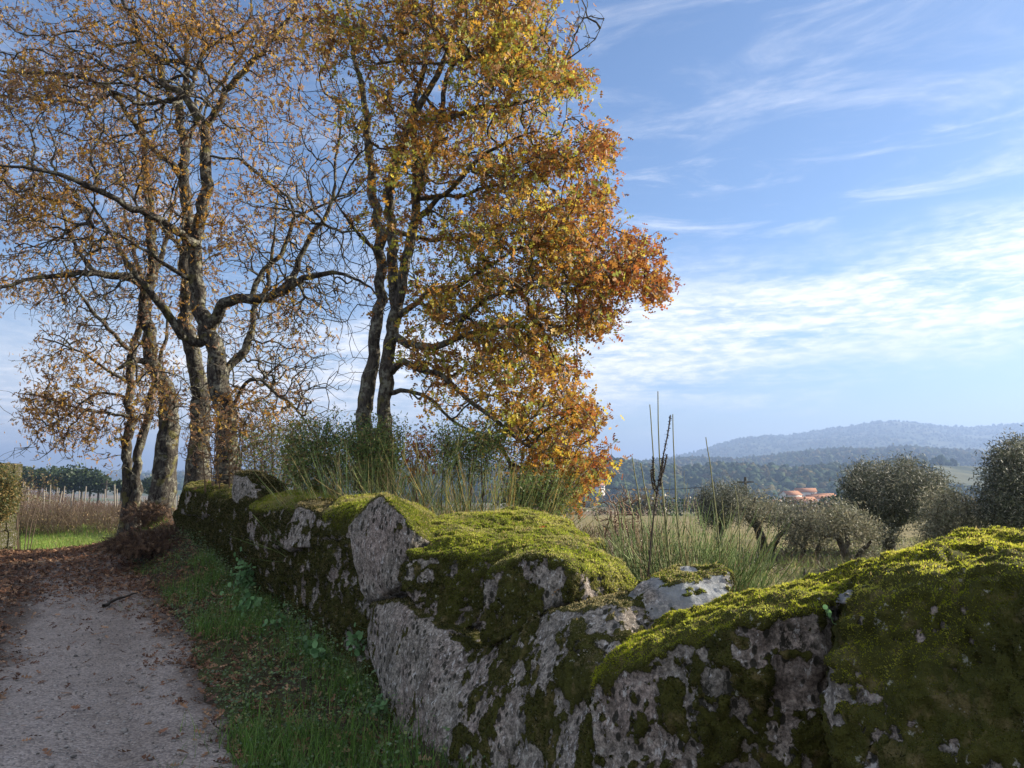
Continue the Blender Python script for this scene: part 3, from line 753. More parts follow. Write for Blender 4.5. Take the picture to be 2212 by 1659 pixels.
DENS = {41: 1.85, 31: 1.6, 21: 1.7, 11: 1.4, 51: 1.4}
def make_tree(name, label, base, limbs_spec, att_spec, Y, dY, leafy, n_per, size, pal, seed, barkmat, colfn=None, bf=.35, group='autumn oaks behind the end of the wall', r0=.0035, droop=.5, spread=.16, cat='tree', TV=OAK_V, TF=OAK_F, leafmat=None, bare=(), pw=.43, lift=0.):
    rng = np.random.default_rng(seed)
    root = thing(name, base, label, cat, group)
    limbs = [limb(l) for l in limbs_spec]
    V, fs, C = join(limb_mesh(limbs))
    adopt(mesh('trunk', V, fs, barkmat, smooth_=True), root)
    dn = DENS.get(seed, 1.0)
    att_spec = [(a[0], a[1], a[2], a[3], int(a[4] * dn), *a[5:]) for a in att_spec]; bare = [(a[0], a[1], a[2], a[3], int(a[4] * dn * 1.5), *a[5:]) for a in bare]
    att = blobs(att_spec, Y, dY, rng)
    if len(bare):
        ba = blobs(bare, Y, dY, rng); nb = len(ba); att = np.vstack([att, ba])
    else: nb = 0
    # limb tips always get twigs
    seg, rr_, tip, ai, PP, DD = grow(limbs, att, bf, seed=seed, r0=r0, pw=pw, lift=lift)
    thick = rr_[:, 1] > .011
    parts = []
    for m, sd in ((thick, 6), (~thick, 3)):
        if m.any():
            V, Q = tubes(seg[m], rr_[m], sd); parts.append((V, Q, (1, 1, 1)))
    V, fs, C = join(parts); adopt(mesh('branches', V, fs, barkmat, smooth_=True), root)
    isleaf = (rng.random(len(tip)) < leafy) & (ai < len(att) - nb)
    # cluster the leafy tips so that bare and leafy parts form patches
    tp = PP[tip]; dr = DD[tip]
    if leafy < 1:
        nz = fbm(tp, 1.5, 3, seed); thr = np.quantile(nz, 1 - leafy); isleaf = ((nz > thr) | (rng.random(len(tip)) < .12)) & (ai < len(att) - nb)
    V, Fc, C = leaf_cloud(tp[isleaf], dr[isleaf], n_per, size, pal, rng, spread, droop, colfn, TV, TF)
    adopt(mesh('crown', V, [Fc], leafmat or M_OAKLEAF, C), root)
    return root

def base_at(u, v, Y):
    p = pt(u, v, Y); return (p[0], p[1], p[2])

# T5: dense golden oak right of centre, several stems from one stool
def gold_col(c, ci, rng):
    # redder at the outer right edge, greener in the middle
    uu = c[:, 0] / c[:, 1]
    k = smooth(uu + .05 * rng.normal(size=len(c)), .07, .17)[:, None]
    red = PAL_RED[rng.integers(0, 4, len(c))]
    ci = np.where(rng.random((len(c), 1)) < k * .75, red, ci)
    g = (fbm(c, 1.4, 2, 5) > .25) & (rng.random(len(c)) < .45)
    ci = np.where(g[:, None], np.array([[.36, .36, .05]]), ci)
    return ci
Y5 = 11.0
make_tree('oak_tree', 'dense golden-orange oak with several dark stems behind the brambles', base_at(812, 1010, Y5),
  [[(785, 1060, 11, .17), (790, 930, 11, .135), (796, 853, 11, .125), (815, 770, 11, .115), (818, 686, 11, .105), (822, 603, 11, .10), (822, 520, 11.05, .09), (804, 383, 11.1, .075), (794, 283, 11.2, .065), (787, 200, 11.2, .055), (760, 100, 11.3, .04), (740, -40, 11.4, .03), (735, -200, 11.4, .015)],
   [(832, 1060, 10.9, .17), (832, 930, 10.9, .13), (836, 870, 10.9, .12), (843, 786, 10.9, .12), (853, 686, 10.9, .11), (850, 603, 10.9, .10), (850, 500, 10.9, .09), (847, 400, 10.8, .08), (871, 317, 10.8, .07), (887, 273, 10.8, .065), (944, 167, 10.7, .05), (971, 83, 10.7, .04), (985, 40, 10.7, .035), (1010, -150, 10.7, .015)],
   [(846, 700, 10.9, .10), (864, 636, 10.8, .095), (872, 580, 10.8, .09), (890, 500, 10.8, .085), (901, 400, 10.8, .075), (897, 283, 10.8, .06), (904, 200, 10.8, .05), (917, 150, 10.8, .04), (930, 20, 10.8, .03), (935, -180, 10.8, .012)],
   [(895, 440, 10.8, .07), (915, 370, 10.6, .06), (931, 310, 10.5, .055), (954, 260, 10.5, .05), (967, 183, 10.4, .045), (990, 100, 10.4, .035), (1060, -40, 10.3, .02), (1100, -180, 10.3, .01)],
   [(853, 728, 10.9, .075), (892, 741, 10.5, .06), (935, 746, 10.2, .055), (978, 733, 10.0, .05), (1025, 713, 9.9, .042), (1092, 708, 9.8, .034), (1192, 706, 9.7, .022), (1285, 700, 9.6, .01)],
   [(985, 731, 10.0, .04), (992, 696, 9.95, .034), (1012, 670, 9.9, .032), (1052, 643, 9.9, .03), (1125, 626, 9.8, .026), (1225, 610, 9.7, .02), (1292, 593, 9.7, .014), (1390, 585, 9.6, .007)],
   [(845, 803, 10.9, .07), (872, 786, 10.6, .055), (905, 800, 10.4, .05), (952, 816, 10.2, .045), (992, 846, 10.1, .04), (1032, 883, 10.0, .034), (1075, 913, 9.9, .03), (1125, 953, 9.9, .024), (1192, 986, 9.8, .016), (1255, 1012, 9.8, .008)],
   [(840, 850, 10.9, .05), (885, 846, 10.7, .035), (932, 863, 10.6, .03), (992, 920, 10.5, .022), (1080, 965, 10.4, .01)],
   [(865, 680, 10.8, .06), (898, 653, 10.6, .05), (932, 626, 10.4, .042), (992, 613, 10.2, .036), (1080, 560, 10.0, .024), (1160, 520, 9.9, .012)],
   [(893, 478, 10.8, .06), (932, 440, 10.6, .046), (971, 407, 10.4, .042), (1024, 353, 10.2, .034), (1070, 320, 10.1, .026), (1150, 285, 10.0, .012)],
   [(895, 430, 10.8, .045), (984, 423, 10.7, .034), (1047, 403, 10.8, .028), (1137, 383, 10.8, .02), (1204, 333, 10.9, .014), (1280, 300, 11, .007)],
   [(945, 268, 10.5, .045), (1014, 237, 10.4, .036), (1104, 227, 10.3, .026), (1170, 205, 10.2, .015), (1240, 170, 10.1, .008)],
   [(985, 110, 10.4, .03), (1080, 150, 10.4, .026), (1160, 165, 10.3, .022), (1218, 132, 10.3, .017), (1244, 77, 10.3, .012), (1270, 15, 10.3, .005)],
   [(1216, 135, 10.3, .014), (1252, 112, 10.2, .01), (1284, 87, 10.2, .008), (1303, 40, 10.2, .004)],
   [(850, 500, 10.9, .05), (930, 520, 11.4, .04), (1040, 500, 11.9, .03), (1150, 460, 12.3, .02), (1260, 440, 12.4, .01)],
   [(820, 560, 11, .04), (790, 520, 10.6, .03), (750, 470, 10.2, .02), (700, 400, 10, .01)]],
  [(830, 60, 130, 100, 150), (960, 70, 150, 95, 230), (1090, 40, 115, 85, 160), (1120, 120, 95, 70, 120), (1060, 160, 110, 60, 90), (1205, 180, 72, 42, 80), (900, -120, 260, 120, 160), (1120, -90, 120, 90, 60), (720, 30, 90, 110, 60),
   (920, 330, 80, 90, 70), (1010, 330, 90, 60, 70), (1110, 360, 90, 70, 130), (1220, 340, 85, 55, 110), (1300, 310, 36, 42, 60), (1280, 430, 60, 50, 70), (1120, 470, 120, 80, 190), (1000, 500, 90, 70, 100), (1240, 520, 90, 55, 120),
   (1370, 560, 52, 55, 110), (1410, 620, 34, 26, 50), (1300, 600, 90, 55, 120), (1180, 600, 100, 60, 130), (1060, 610, 90, 55, 80), (1290, 680, 52, 50, 80), (1180, 700, 80, 45, 80), (1080, 720, 100, 40, 70), (960, 660, 70, 60, 45),
   (1180, 790, 80, 60, 90), (1090, 810, 80, 50, 60), (1230, 860, 50, 40, 50), (1270, 895, 38, 22, 40), (1180, 880, 80, 50, 70), (1100, 900, 70, 40, 40), (1220, 960, 80, 45, 100), (1280, 1010, 45, 45, 70), (1180, 1030, 80, 50, 80), (1230, 1070, 40, 35, 35), (1080, 960, 80, 40, 30), (950, 860, 60, 50, 25), (900, 760, 40, 50, 25), (1010, 260, 110, 50, 45), (1080, 250, 80, 40, 30), (1060, 770, 110, 40, 50), (960, 790, 70, 50, 30), (1150, 240, 60, 40, 40), (870, 380, 60, 120, 45), (790, 420, 60, 120, 40), (830, 220, 110, 80, 70), (900, 300, 70, 80, 40), (930, 640, 60, 80, 40), (860, 560, 60, 120, 30)],
  Y5 - .5, 1.9, .78, 9, (.06, .13), PAL_GOLD, 51, M_BARK_DARK, gold_col, bare=[(1262, 60, 36, 50, 26, 10.3, .3), (780, 300, 80, 160, 60), (790, 650, 60, 200, 40), (1260, 270, 40, 20, 5)], group=None)

def warm_col(c, ci, rng):
    k = (fbm(c, .8, 2, 15) > .1) & (rng.random(len(c)) < .6)
    return np.where(k[:, None], np.array([[.48, .25, .04]]), ci)
GL = 'slender grey oaks at the far end of the wall'
Y4 = 13.0
make_tree('oak_tree', 'large forked grey oak with thick spreading limbs, rightmost of the trunks at the wall end', base_at(490, 1050, Y4),
  [[(492, 1085, 13, .28), (492, 960, 13, .21), (482, 860, 13, .195), (459, 760, 13, .18), (447, 700, 13, .17), (430, 670, 13, .15), (425, 610, 13, .145), (419, 540, 13, .14), (432, 470, 13, .13), (446, 400, 13, .12), (446, 310, 13, .11), (434, 267, 13, .10), (402, 208, 13, .085), (355, 180, 13, .072), (341, 133, 13, .065), (302, 90, 13, .055), (290, 40, 13, .048), (263, 0, 13, .04), (235, -120, 13, .02)],
   [(440, 275, 13, .085), (457, 255, 13, .075), (493, 187, 12.9, .065), (533, 140, 12.8, .058), (565, 115, 12.8, .052), (600, 67, 12.7, .042), (640, 15, 12.7, .032), (670, -90, 12.6, .015)],
   [(405, 212, 13, .06), (411, 185, 13.2, .05), (430, 127, 13.3, .045), (467, 90, 13.3, .038), (533, 50, 13.2, .03), (542, -30, 13.1, .018)],
   [(423, 525, 13, .10), (400, 520, 12.7, .085), (333, 473, 12.2, .075), (247, 433, 11.7, .06), (187, 400, 11.4, .05), (133, 377, 11.2, .04), (50, 363, 11, .028), (-60, 350, 10.8, .012)],
   [(447, 715, 13, .13), (493, 662, 12.8, .11), (533, 641, 12.6, .10), (593, 636, 12.3, .09), (633, 617, 12.1, .075), (667, 597, 11.9, .055), (733, 588, 11.7, .035), (800, 620, 11.5, .018), (830, 680, 11.4, .008)],
   [(600, 634, 12.3, .07), (633, 596, 12.3, .062), (655, 540, 12.3, .055), (687, 483, 12.3, .048), (717, 427, 12.3, .038), (728, 330, 12.3, .026), (735, 230, 12.3, .012)],
   [(545, 640, 12.6, .06), (567, 586, 12.7, .055), (600, 558, 12.7, .05), (613, 530, 12.8, .045), (634, 473, 12.8, .04), (617, 427, 12.9, .034), (560, 383, 13, .03), (517, 347, 13, .028), (450, 338, 13, .024)],
   [(480, 850, 13, .11), (495, 786, 13.2, .09), (527, 753, 13.3, .08), (541, 715, 13.3, .07), (553, 663, 13.4, .06), (573, 620, 13.4, .05), (590, 520, 13.5, .03), (600, 400, 13.5, .014)],
   [(440, 735, 13, .10), (417, 743, 12.9, .09), (367, 686, 12.5, .08), (330, 636, 12.2, .07), (300, 603, 12, .06), (273, 570, 11.9, .05), (235, 500, 11.8, .035), (180, 420, 11.7, .015)],
   [(420, 600, 13, .07), (402, 597, 12.9, .055), (350, 566, 12.7, .04), (280, 520, 12.5, .028), (200, 490, 12.3, .014)],
   [(488, 900, 13, .05), (545, 820, 12.8, .035), (600, 850, 12.6, .03), (650, 900, 12.4, .02), (700, 960, 12.3, .01)],
   [(640, 470, 12.8, .03), (700, 440, 12.6, .022), (760, 420, 12.4, .012)], [(687, 483, 12.3, .03), (740, 500, 12.1, .02), (790, 500, 12, .01)]],
  [(330, 60, 130, 90, 150), (180, 130, 170, 110, 210), (60, 240, 100, 120, 120), (480, 70, 120, 80, 120), (620, 80, 120, 100, 150), (200, 330, 150, 90, 130), (100, 430, 120, 70, 110), (380, 360, 120, 120, 80), (560, 260, 120, 100, 70), (680, 260, 80, 110, 50), (600, 700, 110, 90, 90), (560, 880, 120, 60, 90), (610, 450, 110, 80, 50), (260, 520, 150, 60, 60), (480, 480, 60, 100, 60), (400, -120, 300, 120, 130), (90, -40, 200, 130, 100), (-90, 250, 120, 250, 120)],
  12.6, 1.8, .62, 7, (.06, .12), PAL_BROWN, 41, M_BARK, warm_col, group=GL, bare=[(620, 500, 160, 170, 330), (690, 620, 120, 90, 170), (580, 760, 130, 110, 170), (350, 250, 240, 190, 260), (660, 820, 110, 110, 90), (200, 560, 160, 90, 120)])
Y3 = 14.5
make_tree('oak_tree', 'straight tall grey oak between the forked oak and the leaning oak', base_at(428, 1050, Y3),
  [[(422, 1080, 14.5, .30), (426, 1036, 14.5, .26), (433, 953, 14.5, .22), (436, 886, 14.5, .20), (427, 803, 14.5, .185), (416, 753, 14.5, .17), (404, 686, 14.5, .155), (400, 600, 14.5, .14), (407, 467, 14.5, .125), (403, 400, 14.5, .115), (393, 300, 14.5, .10), (388, 217, 14.5, .085), (400, 167, 14.5, .07), (402, 110, 14.5, .06), (420, 10, 14.5, .04), (430, -110, 14.5, .015)],
   [(402, 396, 14.5, .08), (373, 360, 14.3, .07), (317, 307, 14, .06), (267, 240, 13.8, .052), (217, 183, 13.6, .044), (133, 160, 13.3, .034), (0, 157, 13, .02), (-90, 140, 12.8, .01)],
   [(390, 250, 14.5, .05), (360, 190, 14.7, .04), (350, 90, 14.8, .026), (360, -30, 14.9, .012)],
   [(404, 560, 14.5, .06), (360, 500, 14.7, .046), (318, 440, 14.8, .036), (300, 350, 14.9, .026), (230, 290, 15, .014)],
   [(400, 330, 14.5, .05), (440, 230, 14.6, .04), (500, 150, 14.7, .03), (560, 60, 14.7, .015)]],
  [(260, 190, 130, 90, 100), (120, 170, 130, 70, 90), (420, 60, 120, 90, 80), (300, 330, 110, 90, 80), (420, 620, 70, 130, 70), (340, 440, 80, 60, 50), (380, -90, 160, 90, 50), (500, 180, 80, 80, 40), (480, 700, 60, 60, 30)],
  14.5, 1.5, .6, 7, (.06, .11), PAL_BROWN, 31, M_BARK, warm_col, group=GL, bare=[(460, 880, 80, 100, 110), (420, 250, 160, 140, 70)])
Y2 = 15.2
make_tree('oak_tree', 'leaning oak with a stub branch on its left, second trunk from the left', base_at(348, 1100, Y2),
  [[(345, 1130, 15.2, .34), (350, 1060, 15.2, .29), (354, 986, 15.2, .25), (363, 903, 15.2, .22), (355, 836, 15.2, .20), (333, 806, 15.2, .18), (323, 753, 15.2, .165), (314, 686, 15.2, .15), (318, 620, 15.2, .135), (325, 540, 15.2, .12), (318, 400, 15.2, .09), (310, 333, 15.2, .07), (300, 220, 15.2, .045), (280, 90, 15.2, .02)],
   [(318, 625, 15.2, .11), (297, 608, 15, .10), (267, 600, 14.7, .085), (200, 587, 14.2, .07), (133, 600, 13.8, .055), (67, 603, 13.5, .04), (0, 620, 13.2, .028), (-80, 640, 13, .012)],
   [(205, 588, 14.2, .055), (180, 560, 14.2, .046), (150, 500, 14.2, .036), (120, 420, 14.2, .02), (60, 340, 14.2, .01)],
   [(318, 782, 15.2, .09), (300, 776, 15, .07), (275, 780, 14.7, .055), (258, 790, 14.6, .045), (247, 800, 14.6, .012)],
   [(320, 640, 15.2, .08), (345, 560, 15.4, .06), (370, 470, 15.5, .04), (390, 360, 15.5, .02)]],
  [(90, 620, 110, 60, 90), (30, 520, 100, 70, 80), (200, 520, 100, 70, 60), (330, 640, 50, 120, 60), (340, 840, 60, 80, 60), (0, 420, 100, 70, 60), (290, 420, 80, 90, 40)],
  14.6, 1.5, .62, 8, (.06, .11), PAL_BROWN, 21, M_BARK, warm_col, group=GL, bare=[(200, 660, 120, 60, 90), (420, 860, 70, 90, 60)])
Y1 = 16.2
make_tree('oak_tree', 'pale slender twin-stemmed oak, leftmost trunk beside the road', base_at(280, 1150, Y1),
  [[(268, 1175, 16.2, .19), (273, 1100, 16.2, .15), (274, 986, 16.2, .125), (283, 910, 16.2, .115), (280, 820, 16.2, .105), (284, 753, 16.2, .095), (291, 725, 16.2, .085), (306, 660, 16.2, .07), (305, 600, 16.2, .06), (280, 500, 16.2, .04), (260, 380, 16.2, .015)],
   [(288, 1170, 16.1, .16), (291, 1060, 16.1, .12), (299, 975, 16.1, .11), (313, 915, 16.1, .10), (330, 850, 16.1, .08), (350, 760, 16.1, .05), (370, 650, 16.1, .02)],
   [(285, 755, 16.2, .06), (263, 748, 16, .052), (233, 713, 15.8, .046), (200, 673, 15.6, .04), (180, 643, 15.5, .034), (147, 596, 15.4, .024), (120, 520, 15.3, .01)],
   [(282, 900, 16.2, .045), (233, 893, 15.8, .034), (170, 880, 15.4, .026), (100, 860, 15, .018), (40, 850, 14.7, .01)],
   [(281, 830, 16.2, .045), (230, 800, 15.8, .034), (170, 760, 15.5, .026), (90, 730, 15.2, .016)],
   [(280, 860, 16.2, .04), (210, 850, 16, .03), (140, 900, 15.7, .02), (80, 930, 15.5, .01)]],
  [(120, 780, 80, 60, 110), (90, 870, 70, 50, 110), (170, 850, 80, 60, 110), (140, 930, 90, 45, 110), (210, 940, 60, 60, 70), (220, 760, 70, 60, 60), (300, 800, 60, 80, 70), (310, 900, 50, 40, 50), (150, 700, 60, 40, 30), (240, 640, 80, 60, 40)],
  15.6, 1.3, .62, 5, (.07, .115), PAL_BROWN, 11, M_BARK, warm_col, group=GL, bare=[(180, 690, 100, 60, 60), (90, 980, 80, 20, 20)], r0=.004)

# ------------------------------------------------------------------ shrubs behind the wall
def gz_at(x, y): return H(x, y)

def broom(u, Yb, wid, hgt_, n, label, seed, vtop=None, cols=((.16, .23, .07), (.21, .26, .09), (.11, .17, .06), (.30, .26, .11)), rad=.0042, group='green broom bushes behind the wall', z0=None, lean=.35, bend=1.0):
    rng = np.random.default_rng(seed)
    x0 = (u - 1106) / F * Yb * 1.0
    zb = gz_at(x0, Yb) - .05 if z0 is None else z0
    a = rng.random(n) * 2 * np.pi; r = wid * .28 * np.sqrt(rng.random(n))
    K = 7; t = np.linspace(0, 1, K)
    base = np.stack([x0 + np.cos(a) * r, Yb + np.sin(a) * r, np.full(n, zb)], -1)
    hh = hgt_ * (.42 + .58 * rng.random(n) ** 1.6); ln = wid * rng.uniform(.1, 1.3, n) * lean * 1.5; nd = rng.random(n) < .12; hh = np.where(nd, hh * .8, hh)
    dirx = np.cos(a + rng.normal(size=n) * .5); diry = np.sin(a + rng.normal(size=n) * .5)
    P = base[:, None] + np.stack([(dirx * ln)[:, None] * t ** 1.3, (diry * ln)[:, None] * t ** 1.3, hh[:, None] * t * (1 - .08 * t)], -1)
    P += np.cumsum(np.cumsum(rng.normal(size=P.shape) * .011 * bend, 1), 1)
    rr_ = rad * (1.3 - t[None] * 1.0) * np.ones((n, 1))
    V, Q = tubes(P, rr_, 3)
    pal = np.array(cols); cc = pal[rng.integers(0, len(pal), n)] * rng.uniform(.7, 1.3, (n, 1)); cc = np.where((rng.random(n) < .22)[:, None], np.array([[.24, .19, .10]]) * rng.uniform(.6, 1.3, (n, 1)), cc); C = np.repeat(cc, K * 3, 0)
    parts = [(V, Q, C)]
    # side shoots
    m = n * 3; src = rng.integers(0, n, m); k = rng.integers(1, K - 1, m)
    p0 = P[src, k]; dd_ = norm(P[src, k + 1] - p0) + rng.normal(size=(m, 3)) * .22; dd_ = norm(dd_)
    L = rng.uniform(.12, .4, m) * hgt_ / 1.4; tt = np.linspace(0, 1, 3)
    Q2 = p0[:, None] + dd_[:, None] * (L[:, None] * tt)[..., None]; Q2[:, :, 2] += .04 * tt ** 2
    V2, F2 = tubes(Q2, rad * .75 * (1.1 - tt[None] * .7) * np.ones((m, 1)), 3)
    parts.append((V2, F2, np.repeat(pal[rng.integers(0, len(pal), m)] * rng.uniform(.7, 1.4, (m, 1)), 9, 0)))
    V, fs, C = join(parts)
    o = mesh('broom_bush', V - np.array([x0, Yb, zb]), fs, M_STEM, C); o.location = (x0, Yb, zb)
    return tag(o, label, 'bush', group)

broom(820, 8.9, 1.5, 2.0, 380, 'bushy green broom directly behind the bright mossy boulder', 1)
broom(752, 10.6, 1.2, 2.1, 240, 'green broom between the brambles and the small back stone', 2)
broom(930, 8.8, 1.4, 1.85, 320, 'broom mixed with yellowed stems behind the big flat-topped boulder', 3, cols=((.18, .22, .07), (.34, .25, .10), (.26, .24, .09), (.12, .17, .06)))
broom(1040, 8.4, 1.7, 1.8, 460, 'yellow-tinged broom fanning out right of the other broom behind the flat-topped boulder', 4, cols=((.18, .22, .07), (.38, .27, .08), (.24, .25, .08), (.12, .17, .06)))
broom(1420, 5.6, 1.0, 1.3, 460, 'tall thin green broom behind the gap left of the loose rock', 5, bend=.7, lean=.3, cols=((.11, .17, .05), (.17, .22, .08), (.10, .14, .05), (.22, .20, .09)))
broom(1495, 5.4, .95, 1.25, 460, 'green broom directly behind the loose rock', 6, bend=.7, lean=.3, cols=((.11, .17, .05), (.17, .22, .08), (.10, .14, .05)))
broom(1555, 5.9, .6, 1.0, 130, 'sparser green broom right of the loose rock', 7, bend=.7, lean=.25, cols=((.11, .17, .05), (.17, .22, .08), (.2, .2, .09)))
# a few very tall whip stems
def whips(specs, seed, label):
    rng = np.random.default_rng(seed); P = []
    for (u0, v0, u1, v1, Y) in specs:
        a = pt(u0, v0, Y); b = pt(u1, v1, Y); t = np.linspace(0, 1, 14)[:, None]
        q = a + (b - a) * t; q[:, 0] += .02 * np.sin(t[:, 0] * 3.1) * rng.normal(); q += np.cumsum(rng.normal(size=q.shape) * .0018, 0); P.append(q)
    P = np.array(P); t = np.linspace(0, 1, 14)
    V, Q = tubes(P, .0062 * (1.15 - t[None] * .6) * np.ones((len(P), 1)), 4)
    o0 = P[0, 0]
    o = mesh('broom_whips', V - o0, [Q], M_STEM, np.broadcast_to([.17, .17, .08], (len(V), 3))); o.location = tuple(o0)
    return tag(o, label, 'plant')
whips([(1400, 1290, 1404, 872, 5.3), (1455, 1290, 1421, 846, 5.2), (1480, 1290, 1453, 893, 5.3), (1560, 1290, 1524, 945, 5.5), (1395, 1280, 1362, 985, 5.6), (1440, 1280, 1385, 1000, 5.6), (1590, 1290, 1585, 1050, 5.7), (1650, 1290, 1648, 1120, 6.0)], 3, 'few very tall bare broom whips standing above the loose rock')

# dry mullein-like seed head
mp = [(1398, 1270, 5.0), (1408, 1150, 5.0), (1420, 1060, 5.0), (1432, 990, 5.0), (1442, 940, 5.0), (1448, 900, 5.0)]
Pm = catmull(np.array([[*pt(*p), 0] for p in mp]), .02)[:, :3]
parts = []; V, Q = tubes(Pm[None], np.linspace(.006, .004, len(Pm))[None], 5); parts.append((V, Q, (.07, .05, .04)))
rng = np.random.default_rng(5)
side = [[(1420, 1060, 5.0), (1411, 1030, 5.0), (1411, 990, 4.97)], [(1424, 1040, 5.0), (1434, 1015, 5.03), (1440, 985, 5.03)], [(1420, 1065, 5), (1410, 1050, 4.95), (1406, 1015, 4.95)], [(1426, 1050, 5.), (1430, 1020, 4.95), (1432, 990, 4.94)]]
heads = [Pm[int(len(Pm) * .45):]] + [catmull(np.array([[*pt(*p), 0] for p in sp]), .01)[:, :3] for sp in side]
for hd in heads:
    V, Q = tubes(hd[None], np.full((1, len(hd)), .0045), 4); parts.append((V, Q, (.06, .045, .035)))
    n = len(hd) * 9; c = hd[rng.integers(0, len(hd), n)] + rng.normal(size=(n, 3)) * .004; d = rdir(n, rng) + np.array([0, 0, .5])
    V, Fq = stamp(np.array([(0, 0, 0), (.6, .35, 0), (1, 0, .1), (.6, -.35, 0)], float), OVAL_F, c, d, rdir(n, rng), rng.uniform(.007, .013, n)); parts.append((V, Fq, (.05, .038, .03)))
V, fs, C = join(parts); b0 = Pm[0]
o = mesh('dried_seed_head', V - b0, fs, M_STEM, C); o.location = tuple(b0); tag(o, 'tall dark dried seed head with upright side spikes among the broom', 'plant')

def bush(name, u, v, Y, ru, rv, dY, natt, n_per, size, pal, label, seed, mat=None, TV=OVAL_V, stem=(.10, .07, .05), cat='bush', group=None, spread=.12, r0=.0022, droop=.1, stems=9, leafy=1.0, wob=.07):
    """rounded shrub: stems from the ground, branching to attractors, small leaves"""
    rng = np.random.default_rng(seed)
    c = pt(u, v, Y); x0, y0 = c[0], Y; zb = gz_at(x0, y0) - .05
    sx = ru / F * Y; sz = rv / F * Y
    d = rdir(natt, rng) * (rng.random(natt) ** .4)[:, None]
    lump = 1 + .35 * fbm(d * 1.5 + seed, 1.3, 2, seed)
    att = np.stack([c[0] + d[:, 0] * sx * lump, y0 + d[:, 1] * dY * lump, c[2] + d[:, 2] * sz * lump], -1); att[:, 2] = np.maximum(att[:, 2], zb + .08)
    limbs = []
    for k in range(stems):
        a = rng.random() * 6.28; e = np.array([c[0] + math.cos(a) * sx * .45, y0 + math.sin(a) * dY * .45, c[2] - sz * .1 + rng.random() * sz * .4])
        b = np.array([x0 + math.cos(a) * sx * .12, y0 + math.sin(a) * dY * .12, zb]); m = (b + e) / 2 + rng.normal(size=3) * .08
        q = catmull(np.array([[*b, .016], [*m, .012], [*e, .006]]), .1); limbs.append(q)
    seg, rr_, tip, ai, PP, DD = grow(limbs, att, .3, .12, seed, wob, 0, r0, .4)
    parts = [(*tubes(seg, rr_, 3), stem)]
    for L in limbs: parts.append((*tubes(L[None, :, :3], L[None, :, 3], 5), stem))
    off = np.array([x0, y0, zb])
    root = thing(name, tuple(off), label, cat, group)
    V, fs, C = join(parts); adopt(mesh('branches', V, fs, M_STEM, C), root)
    sel = rng.random(len(tip)) < leafy
    V, Fc, C = leaf_cloud(PP[tip][sel], DD[tip][sel], n_per, size, pal, rng, spread, droop, None, TV, OVAL_F if TV is not OAK_V else OAK_F)
    adopt(mesh('foliage', V, [Fc], mat or M_GREENLEAF, C), root)
    return root

PAL_BR = np.array([[.10, .17, .045], [.14, .22, .06], [.07, .12, .035], [.19, .24, .07], [.28, .22, .08]])
PAL_DRY = np.array([[.25, .17, .09], [.18, .11, .06], [.32, .23, .12], [.13, .13, .05]])
bush('bramble_bush', 690, 985, 10.8, 90, 90, .8, 800, 12, (.035, .06), PAL_BR, 'green bramble thicket left of the golden oak stems', 61, group='brambles behind the wall')
bush('bramble_bush', 810, 980, 10.2, 80, 85, .7, 760, 13, (.035, .06), PAL_BR, 'dark green brambles round the foot of the golden oak', 62, group='brambles behind the wall')
bush('bramble_bush', 610, 990, 12.0, 90, 75, .9, 800, 8, (.03, .055), np.vstack([PAL_BR, PAL_DRY]), 'half bare bramble tangle behind the far upright stone', 63, group='brambles behind the wall')
bush('bramble_bush', 1010, 970, 9.6, 115, 65, .8, 700, 11, (.03, .055), PAL_BR, 'loose green bramble under the drooping golden branches', 64, group='brambles behind the wall', spread=.16)
bush('bramble_bush', 1160, 1065, 9.2, 95, 55, .7, 650, 12, (.03, .055), PAL_BR, 'green bramble under the lowest rust-red branch of the golden oak', 65, group='brambles behind the wall')
bush('oak_sapling', 905, 985, 9.0, 40, 70, .35, 100, 3, (.05, .08), np.vstack([PAL_RED * .8, [[.35, .2, .06]], [[.3, .13, .05]]]), 'small sapling with rust-red leaves among the broom', 66, M_OAKLEAF, OAK_V, stems=4)
bush('twiggy_bush', 480, 950, 12.2, 95, 95, .8, 700, 2, (.05, .08), PAL_BROWN, 'tangle of bare brown twigs in front of the oak trunks', 67, M_OAKLEAF, OAK_V, leafy=.35, r0=.003, stem=(.16, .11, .07), wob=.12)
bush('twiggy_bush', 590, 940, 12.6, 100, 85, .8, 750, 3, (.04, .07), np.vstack([PAL_DRY, PAL_BR]), 'thin brown thicket between the forked oak and the brambles', 68, M_OAKLEAF, OVAL_V, leafy=.6, r0=.0028, stem=(.16, .11, .07), wob=.12)
bush('twiggy_bush', 1340, 1110, 7.6, 55, 70, .5, 260, 1, (.03, .05), PAL_DRY, 'bare brown shrub left of the tall broom', 69, M_OAKLEAF, OVAL_V, leafy=.3, r0=.0028, stem=(.19, .12, .08))
